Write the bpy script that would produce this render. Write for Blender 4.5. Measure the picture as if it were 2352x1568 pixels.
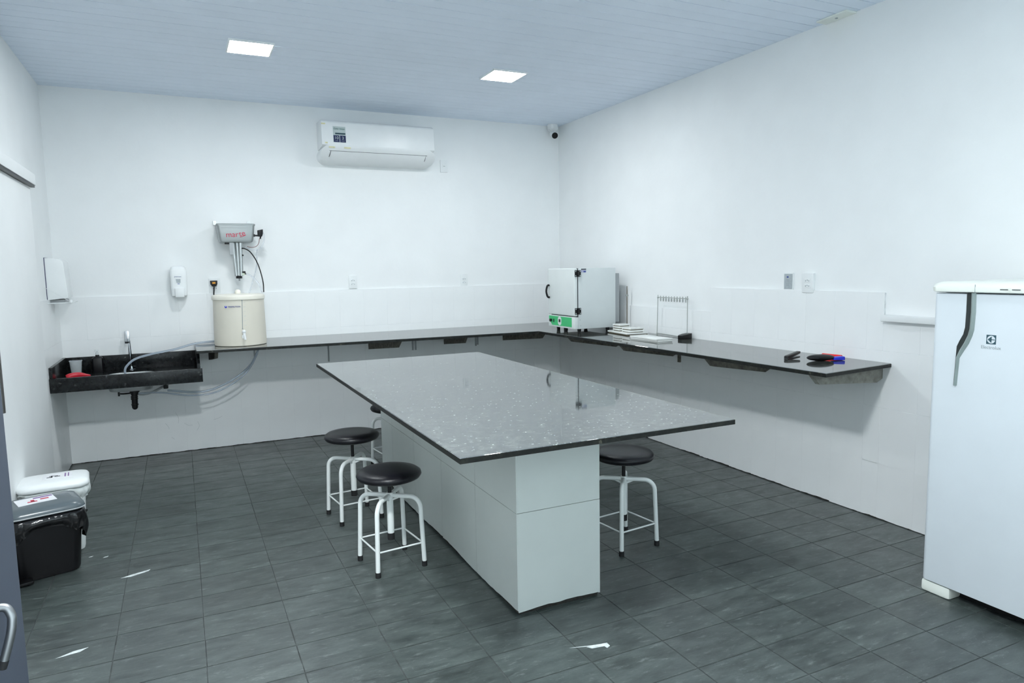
import bpy, bmesh, math, random
from mathutils import Vector, Matrix
random.seed(7)
for o in list(bpy.data.objects):
    bpy.data.objects.remove(o)
SC = bpy.context.scene
COL = SC.collection
PI = math.pi

# ------------------------------------------------------------------ camera, world, exposure
RW, RL, RH = 4.378, 6.14, 2.856          # room: x from -RW to 0, y from -RL to 0
cam_d = bpy.data.cameras.new('camera')
cam = bpy.data.objects.new('camera', cam_d)
COL.objects.link(cam)
SC.camera = cam
YAW, PITCH, ROLL = math.radians(25.394), math.radians(6.0676), math.radians(-1.0096)
f_ = Vector((math.sin(YAW) * math.cos(PITCH), math.cos(YAW) * math.cos(PITCH), -math.sin(PITCH)))
r_ = Vector((math.cos(YAW), -math.sin(YAW), 0))
u_ = r_.cross(f_)
r2 = r_ * math.cos(ROLL) + u_ * math.sin(ROLL)
u2 = -r_ * math.sin(ROLL) + u_ * math.cos(ROLL)
CAM = Vector((-3.5233, -6.2507, 1.4605))
M4 = Matrix((r2, u2, -f_)).transposed().to_4x4()
M4.translation = CAM
cam.matrix_world = M4
cam_d.sensor_width = 36
cam_d.lens = 36 * 1595.1 / 2352
cam_d.clip_start = 0.02

w = bpy.data.worlds.new('world')
SC.world = w
w.use_nodes = True
w.node_tree.nodes['Background'].inputs[0].default_value = (0.80, 0.94, 1.0, 1)
w.node_tree.nodes['Background'].inputs[1].default_value = 3.4
SC.view_settings.view_transform = 'Standard'
SC.view_settings.look = 'None'
SC.view_settings.gamma = 1
SC.view_settings.use_curve_mapping = False
SC.view_settings.exposure = 0.09
LAMP_POWER = 96.0
FRONT_LEFT_POWER = 470.0
FRONT_RIGHT_POWER = 30.0
LAMP_COLOR = (0.95, 1.0, 1.02)
SC.cycles.max_bounces = 12
SC.cycles.diffuse_bounces = 6
SC.cycles.sample_clamp_indirect = 6.0
SC.cycles.blur_glossy = 0.5

# ------------------------------------------------------------------ materials
MATS = {}


def mat(name, color, rough=0.5, metal=0.0, vary=0.06, scale=8.0, bump=0.0, bscale=60.0, ior=1.5,
        trans=0.0, coat=0.0, alpha=1.0, stretch=(1, 1, 1), detail=4.0):
    m = bpy.data.materials.new(name)
    m.use_nodes = True
    nt = m.node_tree
    b = nt.nodes['Principled BSDF']
    b.inputs['Roughness'].default_value = rough
    b.inputs['Metallic'].default_value = metal
    b.inputs['IOR'].default_value = ior
    b.inputs['Transmission Weight'].default_value = trans
    b.inputs['Coat Weight'].default_value = coat
    b.inputs['Alpha'].default_value = alpha
    tc = nt.nodes.new('ShaderNodeTexCoord')
    mp = nt.nodes.new('ShaderNodeMapping')
    mp.inputs['Scale'].default_value = stretch
    nt.links.new(tc.outputs['Object'], mp.inputs['Vector'])
    n = nt.nodes.new('ShaderNodeTexNoise')
    n.inputs['Scale'].default_value = scale
    n.inputs['Detail'].default_value = detail
    nt.links.new(mp.outputs[0], n.inputs['Vector'])
    r = nt.nodes.new('ShaderNodeValToRGB')
    lo = [max(0, c * (1 - vary)) for c in color]
    hi = [min(1, c * (1 + vary)) for c in color]
    r.color_ramp.elements[0].position = 0.3
    r.color_ramp.elements[1].position = 0.7
    r.color_ramp.elements[0].color = (*lo, 1)
    r.color_ramp.elements[1].color = (*hi, 1)
    nt.links.new(n.outputs[0], r.inputs[0])
    nt.links.new(r.outputs[0], b.inputs['Base Color'])
    if bump:
        n2 = nt.nodes.new('ShaderNodeTexNoise')
        n2.inputs['Scale'].default_value = bscale
        nt.links.new(mp.outputs[0], n2.inputs['Vector'])
        bp = nt.nodes.new('ShaderNodeBump')
        bp.inputs['Strength'].default_value = bump
        bp.inputs['Distance'].default_value = 0.01
        nt.links.new(n2.outputs[0], bp.inputs['Height'])
        nt.links.new(bp.outputs[0], b.inputs['Normal'])
    MATS[name] = m
    return m


def emit(name, color, strength):
    m = bpy.data.materials.new(name)
    m.use_nodes = True
    nt = m.node_tree
    nt.nodes.clear()
    e = nt.nodes.new('ShaderNodeEmission')
    e.inputs[0].default_value = (*color, 1)
    e.inputs[1].default_value = strength
    out = nt.nodes.new('ShaderNodeOutputMaterial')
    nt.links.new(e.outputs[0], out.inputs[0])
    return m


def granite(name, base, fleck, ior, rough, fscale=70, famount=0.62):
    m = bpy.data.materials.new(name)
    m.use_nodes = True
    nt = m.node_tree
    b = nt.nodes['Principled BSDF']
    b.inputs['Roughness'].default_value = rough
    b.inputs['IOR'].default_value = ior
    tc = nt.nodes.new('ShaderNodeTexCoord')
    v = nt.nodes.new('ShaderNodeTexVoronoi')
    v.inputs['Scale'].default_value = fscale
    nt.links.new(tc.outputs['Object'], v.inputs['Vector'])
    # a few cells are pale crystals, most are dark
    sep = nt.nodes.new('ShaderNodeSeparateColor')
    nt.links.new(v.outputs['Color'], sep.inputs[0])
    r = nt.nodes.new('ShaderNodeValToRGB')
    r.color_ramp.interpolation = 'LINEAR'
    r.color_ramp.elements[0].position = 0.0
    r.color_ramp.elements[0].color = (*base, 1)
    r.color_ramp.elements[1].position = 0.987
    r.color_ramp.elements[1].color = (*[c * 1.8 for c in base], 1)
    e = r.color_ramp.elements.new(0.994)
    e.color = (*fleck, 1)
    nt.links.new(sep.outputs[0], r.inputs[0])
    n = nt.nodes.new('ShaderNodeTexNoise')
    n.inputs['Scale'].default_value = 34
    n.inputs['Detail'].default_value = 6
    nt.links.new(tc.outputs['Object'], n.inputs['Vector'])
    r2_ = nt.nodes.new('ShaderNodeValToRGB')
    r2_.color_ramp.elements[0].position = 0.45
    r2_.color_ramp.elements[1].position = famount + .12
    r2_.color_ramp.elements[0].color = (0.75, 0.75, 0.75, 1)
    r2_.color_ramp.elements[1].color = (1.9, 1.85, 1.6, 1)
    nt.links.new(n.outputs[0], r2_.inputs[0])
    mx = nt.nodes.new('ShaderNodeMix')
    mx.data_type = 'RGBA'
    mx.blend_type = 'MULTIPLY'
    mx.inputs[0].default_value = 1.0
    nt.links.new(r.outputs[0], mx.inputs[6])
    nt.links.new(r2_.outputs[0], mx.inputs[7])
    nt.links.new(mx.outputs[2], b.inputs['Base Color'])
    return m


def floor_tile_material():
    m = bpy.data.materials.new('dark slate floor tile')
    m.use_nodes = True
    nt = m.node_tree
    L = nt.links
    b = nt.nodes['Principled BSDF']
    b.inputs['IOR'].default_value = 1.75
    geo = nt.nodes.new('ShaderNodeNewGeometry')
    oi = nt.nodes.new('ShaderNodeObjectInfo')

    def noise(scale, st, detail=5, rough=0.6, off=None):
        mp = nt.nodes.new('ShaderNodeMapping')
        mp.inputs['Scale'].default_value = st
        L.new(geo.outputs['Position'], mp.inputs['Vector'])
        n = nt.nodes.new('ShaderNodeTexNoise')
        n.inputs['Scale'].default_value = scale
        n.inputs['Detail'].default_value = detail
        n.inputs['Roughness'].default_value = rough
        L.new(mp.outputs[0], n.inputs['Vector'])
        return n.outputs[0]

    def ramp(sock, p0, c0, p1, c1):
        r = nt.nodes.new('ShaderNodeValToRGB')
        r.color_ramp.elements[0].position = p0
        r.color_ramp.elements[1].position = p1
        r.color_ramp.elements[0].color = (*c0, 1)
        r.color_ramp.elements[1].color = (*c1, 1)
        L.new(sock, r.inputs[0])
        return r.outputs[0]

    def mix(fac, a, c, mode='MIX'):
        x = nt.nodes.new('ShaderNodeMix')
        x.data_type = 'RGBA'
        x.blend_type = mode
        if isinstance(fac, float):
            x.inputs[0].default_value = fac
        else:
            L.new(fac, x.inputs[0])
        for s, i in ((a, 6), (c, 7)):
            if isinstance(s, tuple):
                x.inputs[i].default_value = (*s, 1)
            else:
                L.new(s, x.inputs[i])
        return x.outputs[2]
    base = ramp(noise(6.5, (1, 2.6, 1), 10, 0.72), 0.34, FLOOR_LO, 0.68, FLOOR_HI)
    streak = ramp(noise(13.0, (1, 3.6, 1), 9, 0.75), 0.55, (0, 0, 0), 0.78, (1, 1, 1))
    c1 = mix(streak, base, FLOOR_ST)
    grit = ramp(noise(95.0, (1, 1.6, 1), 3, 0.6), 0.64, (0, 0, 0), 0.74, (1, 1, 1))
    patch = ramp(noise(2.2, (1, 1, 1), 3, 0.5), 0.52, (0, 0, 0), 0.70, (0.8, 0.8, 0.8))
    g2 = mix(1.0, grit, patch, 'MULTIPLY')
    c2 = mix(g2, c1, (0.36, 0.40, 0.40))
    rnd = nt.nodes.new('ShaderNodeMapRange')
    L.new(oi.outputs['Random'], rnd.inputs[0])
    rnd.inputs[3].default_value = 0.84
    rnd.inputs[4].default_value = 1.14
    comb = nt.nodes.new('ShaderNodeCombineColor')
    for i in range(3):
        L.new(rnd.outputs[0], comb.inputs[i])
    c3 = mix(1.0, c2, comb.outputs[0], 'MULTIPLY')
    L.new(c3, b.inputs['Base Color'])
    rr = nt.nodes.new('ShaderNodeMapRange')
    L.new(noise(6.0, (1, 2, 1), 5, 0.6), rr.inputs[0])
    rr.inputs[1].default_value = 0.3
    rr.inputs[2].default_value = 0.7
    rr.inputs[3].default_value = 0.285
    rr.inputs[4].default_value = 0.46
    L.new(rr.outputs[0], b.inputs['Roughness'])
    bp = nt.nodes.new('ShaderNodeBump')
    bp.inputs['Strength'].default_value = 0.10
    bp.inputs['Distance'].default_value = 0.01
    L.new(noise(9.0, (1, 4, 1), 6, 0.6), bp.inputs['Height'])
    L.new(bp.outputs[0], b.inputs['Normal'])
    return m


FLOOR_LO = (0.024, 0.032, 0.031)
FLOOR_HI = (0.078, 0.097, 0.092)
FLOOR_ST = (0.215, 0.250, 0.240)
WALLC = (0.87, 0.885, 0.885)
M_wall = mat('white wall paint', WALLC, 0.75, vary=0.02, scale=3, bump=0.08, bscale=25)
M_ceil = mat('white pvc ceiling', (0.74, 0.815, 0.92), 0.42, vary=0.02, scale=4)
M_gap = mat('dark ceiling joint', (0.13, 0.15, 0.19), 0.8)
M_tile = mat('white wall tile', WALLC, 0.34, vary=0.02, scale=4, bump=0.03, bscale=14)
M_grout = mat('grey grout', (0.74, 0.76, 0.76), 0.9, vary=0.12, scale=30)
M_mortar = mat('dark mortar', (0.022, 0.021, 0.018), 0.95, vary=0.5, scale=40)
M_fgrout = mat('floor grout', (0.052, 0.060, 0.058), 0.8, vary=0.5, scale=14)
M_floor = floor_tile_material()
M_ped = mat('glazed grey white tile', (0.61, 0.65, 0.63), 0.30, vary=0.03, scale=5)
M_gran = granite('polished dark granite', (0.050, 0.057, 0.060), (0.26, 0.29, 0.30), 2.6, 0.045, 190)
M_gran2 = granite('dark worktop granite', (0.036, 0.039, 0.038), (0.16, 0.16, 0.13), 2.75, 0.05, 60)
M_gran3 = granite('black sink granite', (0.006, 0.007, 0.008), (0.05, 0.055, 0.055), 1.36, 0.22, 80)
M_edge = granite('sawn granite edge', (0.007, 0.008, 0.0075), (0.06, 0.06, 0.05), 1.35, 0.45, 80)
M_corb = mat('rough brown granite', (0.135, 0.125, 0.105), 0.7, vary=0.45, scale=40, bump=0.1)
M_corbl = mat('pale brown granite', (0.28, 0.275, 0.24), 0.7, vary=0.3, scale=30, bump=0.1)
M_white = mat('white plastic', (0.82, 0.84, 0.84), 0.35, vary=0.02)
M_cream = mat('cream plastic', (0.80, 0.83, 0.77), 0.3, vary=0.02, coat=0.3)
M_tank = mat('beige barrel plastic', (0.72, 0.68, 0.585), 0.45, vary=0.02)
M_tankl = mat('pale beige lid plastic', (0.80, 0.77, 0.68), 0.42, vary=0.02)
M_fridge = mat('white fridge enamel', (0.64, 0.69, 0.73), 0.38, vary=0.015, bump=0.015, bscale=300)
M_oven = mat('light grey oven paint', (0.66, 0.70, 0.70), 0.42, vary=0.02)
M_ovend = mat('off white oven door', (0.73, 0.77, 0.76), 0.4, vary=0.02)
M_grey = mat('mid grey metal', (0.36, 0.38, 0.39), 0.45, vary=0.05)
M_green = mat('green panel print', (0.035, 0.50, 0.17), 0.4, vary=0.10, scale=6)
M_black = mat('black plastic', (0.004, 0.004, 0.005), 0.38, ior=1.38, vary=0.2)
M_rubber = mat('black rubber', (0.008, 0.008, 0.009), 0.7, vary=0.2)
M_vinyl = mat('black vinyl', (0.006, 0.006, 0.009), 0.36, ior=1.42, vary=0.15, scale=30, bump=0.06, bscale=220)
M_tube = mat('white painted steel', (0.78, 0.81, 0.80), 0.32, vary=0.03)
M_steel = mat('brushed stainless steel', (0.50, 0.52, 0.52), 0.34, 1.0, vary=0.10, scale=60, stretch=(1, 1, 0.04))
M_steelh = mat('stainless sheet', (0.40, 0.42, 0.42), 0.45, 1.0, vary=0.06, scale=20, stretch=(0.1, 1, 1))
M_chrome = mat('chrome', (0.62, 0.64, 0.67), 0.12, 1.0, vary=0.03)
M_darkst = mat('dark brushed steel', (0.30, 0.29, 0.28), 0.35, 1.0, vary=0.35, scale=90, stretch=(1, 1, 0.03))
M_lever = mat('satin lever metal', (.26, .27, .28), .42, 1.0)
M_slate = mat('slate grey door paint', (0.050, 0.060, 0.082), 0.5, vary=0.05)
M_hose = mat('clear bluish hose', (0.62, 0.70, 0.80), 0.15, vary=0.05, trans=0.45, alpha=0.75)
M_hosew = mat('milky clear hose', (0.80, 0.84, 0.90), 0.2, vary=0.03, trans=0.5, alpha=0.5)
M_clear = mat('clear cup plastic', (0.82, 0.87, 0.89), 0.1, vary=0.01, trans=0.35, ior=1.3, alpha=0.38)
M_red = mat('red rubber', (0.55, 0.012, 0.03), 0.28, vary=0.12)
M_redp = mat('red plastic', (0.75, 0.010, 0.010), 0.4, vary=0.05)
M_blue = mat('blue plastic', (0.015, 0.03, 0.55), 0.4, vary=0.05)
M_navy = mat('navy print', (0.010, 0.018, 0.085), 0.5, vary=0.05)
M_teal = mat('dark teal print', (0.02, 0.065, 0.085), 0.5, vary=0.1)
M_pale = mat('pale grey label', (0.50, 0.57, 0.56), 0.5, vary=0.03)
M_redink = mat('red ink', (0.52, 0.02, 0.06), 0.5, vary=0.05)
M_blueink = mat('blue ink', (0.02, 0.05, 0.26), 0.5, vary=0.05)
M_greenink = mat('dark green ink', (0.05, 0.20, 0.18), 0.5, vary=0.05)
M_greyink = mat('grey ink', (0.30, 0.34, 0.36), 0.5, vary=0.05)
M_dark = mat('dark ink', (0.03, 0.035, 0.04), 0.5, vary=0.05)
M_paper = mat('white label paper', (0.80, 0.80, 0.82), 0.6, vary=0.02)
M_purple = mat('purple ink', (0.22, 0.12, 0.30), 0.6, vary=0.1)
M_yellow = mat('yellow tape residue', (0.72, 0.68, 0.42), 0.6, vary=0.15, scale=40)
M_orange = mat('orange sticker', (0.75, 0.32, 0.02), 0.5, vary=0.1)
M_binlid = mat('grey bin lid plastic', (0.095, 0.118, 0.132), 0.25, vary=0.04)
M_binw = mat('white bin plastic', (0.76, 0.79, 0.78), 0.4, vary=0.03)
M_bag = mat('black bag film', (0.006, 0.006, 0.007), 0.16, vary=0.2, bump=0.5, bscale=24)
M_bagw = mat('white bag film', (0.72, 0.76, 0.75), 0.3, vary=0.04, bump=0.4, bscale=22, alpha=0.9)
M_ceram = mat('white glazed ceramic', (0.82, 0.83, 0.80), 0.2, vary=0.02)
M_clay = mat('olive brown clay body', (0.10, 0.085, 0.05), 0.8, vary=0.2)
M_smear = mat('white paint smear', (0.62, 0.66, 0.66), 0.7, vary=0.2, scale=60)
M_grip = mat('grey handle plastic', (0.24, 0.29, 0.28), 0.4, vary=0.12)
M_recess = mat('dark handle recess', (0.018, 0.024, 0.024), 0.5, vary=0.1)
M_wire = mat('grey plated wire', (0.42, 0.44, 0.42), 0.35, 0.7, vary=0.1)
M_wirew = mat('white coated wire', (0.74, 0.77, 0.77), 0.4, vary=0.02)
M_lamp = emit('led diffuser light', LAMP_COLOR, LAMP_POWER)
M_lamp3 = emit('dimmer led diffuser light', LAMP_COLOR, FRONT_RIGHT_POWER)
M_lamp2 = emit('brighter led diffuser light', LAMP_COLOR, FRONT_LEFT_POWER)

# ------------------------------------------------------------------ object helpers
WL = {}


def wloc(o):
    return WL.get(o, Vector((0, 0, 0)))


class B:
    """collects shapes in world coordinates, then links them as ONE mesh object"""

    def __init__(self):
        self.bm = bmesh.new()

    def box(self, x0, x1, y0, y1, z0, z1, rz=0, bevel=0, segs=2):
        g = bmesh.ops.create_cube(self.bm, size=1)
        c = Vector(((x0 + x1) / 2, (y0 + y1) / 2, (z0 + z1) / 2))
        s = Matrix.Diagonal((abs(x1 - x0), abs(y1 - y0), abs(z1 - z0), 1))
        bmesh.ops.transform(self.bm, verts=g['verts'], matrix=Matrix.Translation(c) @ Matrix.Rotation(rz, 4, 'Z') @ s)
        if bevel:
            ed = list({e for v in g['verts'] for e in v.link_edges})
            bmesh.ops.bevel(self.bm, geom=ed, offset=bevel, segments=segs, affect='EDGES', profile=0.6)
        return self

    def cyl(self, p0, p1, r0, r1=None, seg=16, caps=True):
        r1 = r0 if r1 is None else r1
        p0, p1 = Vector(p0), Vector(p1)
        d = p1 - p0
        g = bmesh.ops.create_cone(self.bm, cap_ends=caps, segments=seg, radius1=r0, radius2=r1, depth=d.length)
        q = Vector((0, 0, 1)).rotation_difference(d.normalized()).to_matrix().to_4x4()
        bmesh.ops.transform(self.bm, verts=g['verts'], matrix=Matrix.Translation((p0 + p1) / 2) @ q)
        return self

    def ball(self, c, r, s=(1, 1, 1), u=16, v=10):
        g = bmesh.ops.create_uvsphere(self.bm, u_segments=u, v_segments=v, radius=r)
        bmesh.ops.transform(self.bm, verts=g['verts'], matrix=Matrix.Translation(c) @ Matrix.Diagonal((*s, 1)))
        return self

    def lathe(self, c, prof, seg=32, cap=True):
        rings = []
        for (r, z) in prof:
            rings.append([self.bm.verts.new((c[0] + r * math.cos(2 * PI * i / seg), c[1] + r * math.sin(2 * PI * i / seg), c[2] + z))
                          for i in range(seg)])
        for a, b in zip(rings, rings[1:]):
            for i in range(seg):
                j = (i + 1) % seg
                self.bm.faces.new((a[i], a[j], b[j], b[i]))
        if cap:
            self.bm.faces.new(rings[0][::-1])
            self.bm.faces.new(rings[-1])
        return self

    def rrect_loft(self, c, rings, rad, rz=0, seg=6, cap0=True, cap1=True):
        """stack of rounded rectangles (hx, hy, z[, dx, dy])"""
        R = Matrix.Rotation(rz, 3, 'Z')
        vs = []
        for ring in rings:
            hx, hy, z = ring[:3]
            dx, dy = (ring[3], ring[4]) if len(ring) > 3 else (0, 0)
            r = min(rad, hx * .98, hy * .98)
            row = []
            for (sx, sy, a0) in ((1, 1, 0), (-1, 1, 90), (-1, -1, 180), (1, -1, 270)):
                for k in range(seg + 1):
                    a = math.radians(a0 + 90 * k / seg)
                    p = Vector((dx + sx * (hx - r) + r * math.cos(a), dy + sy * (hy - r) + r * math.sin(a), z))
                    row.append(self.bm.verts.new(Vector(c) + R @ p))
            vs.append(row)
        n = len(vs[0])
        for a, b in zip(vs, vs[1:]):
            for i in range(n):
                j = (i + 1) % n
                self.bm.faces.new((a[i], a[j], b[j], b[i]))
        if cap0:
            self.bm.faces.new(vs[0][::-1])
        if cap1:
            self.bm.faces.new(vs[-1])
        return self

    def tube(self, pts, r, seg=10, smooth=True, n=8):
        pts = [Vector(p) for p in pts]
        if smooth and len(pts) > 2:
            out = []
            P = [pts[0] * 2 - pts[1]] + pts + [pts[-1] * 2 - pts[-2]]
            for i in range(1, len(P) - 2):
                for k in range(n):
                    t = k / n
                    a, b, c, d = P[i - 1], P[i], P[i + 1], P[i + 2]
                    out.append(0.5 * ((2 * b) + (c - a) * t + (2 * a - 5 * b + 4 * c - d) * t * t + (3 * b - a - 3 * c + d) * t ** 3))
            out.append(pts[-1])
            pts = out
        rings = []
        up = None
        for i, p in enumerate(pts):
            d = (pts[min(i + 1, len(pts) - 1)] - pts[max(i - 1, 0)]).normalized()
            if up is None:
                up = d.orthogonal().normalized()
            else:
                up = (up - d * up.dot(d)).normalized()
            s = d.cross(up)
            rr = r(i / (len(pts) - 1)) if callable(r) else r
            rings.append([self.bm.verts.new(p + (up * math.cos(2 * PI * k / seg) + s * math.sin(2 * PI * k / seg)) * rr) for k in range(seg)])
        for a, b in zip(rings, rings[1:]):
            for i in range(seg):
                j = (i + 1) % seg
                self.bm.faces.new((a[i], a[j], b[j], b[i]))
        self.bm.faces.new(rings[0][::-1])
        self.bm.faces.new(rings[-1])
        return self

    def prism(self, poly, axis, a, b):
        """poly: 2D points; axis: the extruded axis; a..b"""
        def P(u, v, t):
            return {'x': (t, u, v), 'y': (u, t, v), 'z': (u, v, t)}[axis]
        v0 = [self.bm.verts.new(P(u, v, a)) for u, v in poly]
        v1 = [self.bm.verts.new(P(u, v, b)) for u, v in poly]
        n = len(poly)
        self.bm.faces.new(v0[::-1])
        self.bm.faces.new(v1)
        for i in range(n):
            j = (i + 1) % n
            self.bm.faces.new((v0[i], v0[j], v1[j], v1[i]))
        return self

    def grid(self, rows):
        vs = [[self.bm.verts.new(p) for p in row] for row in rows]
        for a, b in zip(vs, vs[1:]):
            for i in range(len(a) - 1):
                self.bm.faces.new((a[i], a[i + 1], b[i + 1], b[i]))
        return self

    def move(self, m):
        bmesh.ops.transform(self.bm, verts=self.bm.verts, matrix=m)
        return self

    def build(self, name, material, parent=None, bevel=0, segs=2, angle=38, loc=None):
        bm = self.bm
        if bevel:
            bmesh.ops.recalc_face_normals(bm, faces=bm.faces)
            ed = [e for e in bm.edges if len(e.link_faces) == 2 and e.calc_face_angle(0) > math.radians(30)]
            bmesh.ops.bevel(bm, geom=ed, offset=bevel, segments=segs, affect='EDGES', profile=0.6, clamp_overlap=True)
        bmesh.ops.recalc_face_normals(bm, faces=bm.faces)
        me = bpy.data.meshes.new(name)
        origin = wloc(parent) if parent is not None else (Vector(loc) if loc is not None else Vector((0, 0, 0)))
        bmesh.ops.translate(bm, verts=bm.verts, vec=-origin)
        bm.to_mesh(me)
        bm.free()
        for p in me.polygons:
            p.use_smooth = True
        me.set_sharp_from_angle(angle=math.radians(angle))
        me.materials.append(material)
        o = bpy.data.objects.new(name, me)
        COL.objects.link(o)
        if parent is not None:
            o.parent = parent
            WL[o] = origin
        else:
            o.location = origin
            WL[o] = origin
        return o


def thing(name, label, cat, loc, group=None, rz=0):
    o = bpy.data.objects.new(name, None)
    COL.objects.link(o)
    o.empty_display_size = 0.05
    o.location = loc
    o.rotation_euler = (0, 0, rz)
    WL[o] = Vector(loc)
    o['label'] = label
    o['category'] = cat
    if group:
        o['group'] = group
    return o


def tag(o, label, cat, group=None):
    o['label'] = label
    o['category'] = cat
    if group:
        o['group'] = group
    return o


def struct(o):
    o['kind'] = 'structure'
    return o


def place(name, me, loc, parent, rot=None):
    o = bpy.data.objects.new(name, me)
    COL.objects.link(o)
    o.parent = parent
    o.location = Vector(loc) - wloc(parent)
    if rot:
        o.rotation_euler = rot
    WL[o] = Vector(loc)
    return o


FACE_Y = Matrix(((1, 0, 0), (0, 0, -1), (0, 1, 0))).to_4x4()          # text seen from -y
FACE_X = Matrix(((0, 0, -1), (-1, 0, 0), (0, 1, 0))).to_4x4()         # text seen from -x


def text(name, s, size, loc, face, material, parent, extrude=0.0004, rot=0.0, squash=1.0, shear=0.0):
    cu = bpy.data.curves.new(name, 'FONT')
    cu.body = s
    cu.size = size
    cu.align_x = 'CENTER'
    cu.align_y = 'CENTER'
    cu.extrude = extrude
    cu.shear = shear
    cu.materials.append(material)
    o = bpy.data.objects.new(name, cu)
    COL.objects.link(o)
    m = Matrix.Translation(Vector(loc) - wloc(parent)) @ face @ Matrix.Rotation(rot, 4, 'Z') @ Matrix.Diagonal((squash, 1, 1, 1))
    bpy.context.view_layer.update()
    me = bpy.data.meshes.new_from_object(o.evaluated_get(bpy.context.evaluated_depsgraph_get()))
    bpy.data.objects.remove(o)
    o = bpy.data.objects.new(name, me)
    COL.objects.link(o)
    o.parent = parent
    o.matrix_local = m
    return o


def dup(root, loc, label, group=None):
    r = root.copy()
    COL.objects.link(r)
    r.location = loc
    WL[r] = Vector(loc)
    r['label'] = label
    if group:
        r['group'] = group
    for ch in list(root.children):
        c = ch.copy()
        COL.objects.link(c)
        c.parent = r
        for g in ch.children:
            d = g.copy()
            COL.objects.link(d)
            d.parent = c
    return r


# ------------------------------------------------------------------ room shell
floor = struct(B().box(-RW - .15, .15, -RL - 1.2, .15, -.12, -.0016).build('floor', M_fgrout))
ceiling = struct(B().box(-RW - .15, .15, -RL - .2, .15, RH + .010, RH + .12).build('ceiling', M_gap))
wall_back = struct(B().box(-RW - .15, .15, 0, .15, 0, RH + .01).build('wall_back', M_wall))
wall_right = struct(B().box(0, .15, -RL - .15, 0, 0, RH + .01).build('wall_right', M_wall))
wall_left = struct(B().box(-RW - .15, -RW, -RL - .15, 0, 0, RH + .01).build('wall_left', M_wall))
DX0, DX1 = -4.02, -3.08                                    # doorway the photograph is taken from
WX0, WX1, WZ0, WZ1 = -2.75, -.35, .95, 2.12             # unseen window, added beside the doorway to let fill light onto lower walls
wf = B().box(-RW, DX0, -RL - .15, -RL, 0, RH + .01).box(DX1, WX0, -RL - .15, -RL, 0, RH + .01)
wf.box(WX1, 0, -RL - .15, -RL, 0, RH + .01).box(WX0, WX1, -RL - .15, -RL, 0, WZ0).box(WX0, WX1, -RL - .15, -RL, WZ1, RH + .01)
wf.box(DX0, DX1, -RL - .15, -RL, 2.12, RH + .01)
wall_front = struct(wf.build('wall_front', M_wall))

M_frame = mat('white fill window frame', (.8, .82, .82), .4)  # frame and glass of the added fill light opening, out of view
b = B()
for k in range(5):
    xx = WX0 + (WX1 - WX0) * k / 4
    b.box(xx - .02, xx + .02, -RL - .10, -RL - .06, WZ0, WZ1)
b.box(WX0, WX1, -RL - .10, -RL - .06, WZ0, WZ0 + .04).box(WX0, WX1, -RL - .10, -RL - .06, WZ1 - .04, WZ1)
fill_window_1 = struct(b.build('fill_window_1', M_frame))
M_pane = bpy.data.materials.new('fill window glass')
M_pane.use_nodes = True
nt_ = M_pane.node_tree
nt_.nodes.remove(nt_.nodes['Principled BSDF'])
tr_ = nt_.nodes.new('ShaderNodeBsdfTransparent')
tr_.inputs[0].default_value = (.93, .96, .96, 1)
gl_ = nt_.nodes.new('ShaderNodeBsdfGlossy')
gl_.inputs['Roughness'].default_value = .02
mx_ = nt_.nodes.new('ShaderNodeMixShader')
mx_.inputs[0].default_value = .06
nt_.links.new(tr_.outputs[0], mx_.inputs[1])
nt_.links.new(gl_.outputs[0], mx_.inputs[2])
nt_.links.new(mx_.outputs[0], nt_.nodes['Material Output'].inputs[0])
for k in range(4):
    xa_, xb_ = WX0 + (WX1 - WX0) * k / 4 + .02, WX0 + (WX1 - WX0) * (k + 1) / 4 - .02
    B().box(xa_, xb_, -RL - .083, -RL - .079, WZ0 + .04, WZ1 - .04).build('fill_pane', M_pane, fill_window_1)

# ceiling strips
strip_me = None
y = 0.0
k = 0
while y > -RL + .01:
    y1 = max(-RL, y - .0985)
    gapw = .0060 if k % 2 else .0036
    o = B().box(-RW, 0, y1 + gapw, y, RH, RH + .010, bevel=.0012, segs=1).build('plank', M_ceil, ceiling)
    y = y1
    k += 1


def tile_mesh(name, wd, ht, th, material, ragged=0.0, seed=0, bev=.0005):
    """tile in the local xz plane, front towards -y, centre at origin"""
    b = B()
    if ragged:
        rg = random.Random(seed)
        n = 14
        pts = [(-wd / 2, ht / 2)]
        base = 0
        for i in range(n + 1):
            base += rg.uniform(-.5, .5) * ragged
            base = max(-ragged * .4, min(ragged * 1.6, base))
            pts.append((-wd / 2 + wd * i / n, -ht / 2 + base))
        pts.append((wd / 2, ht / 2))
        b.prism(pts, 'y', -th, 0)
        o = b.build(name, material)
    else:
        b.box(-wd / 2, wd / 2, -th, 0, -ht / 2, ht / 2, bevel=bev, segs=1)
        o = b.build(name, material)
    me = o.data
    bpy.data.objects.remove(o)
    return me


# tiled wainscots: a thin grout bed on each wall carries the tiles
TP, G = .2155, .0014
ZR = [0.0, .318, .642, .963]


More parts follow.
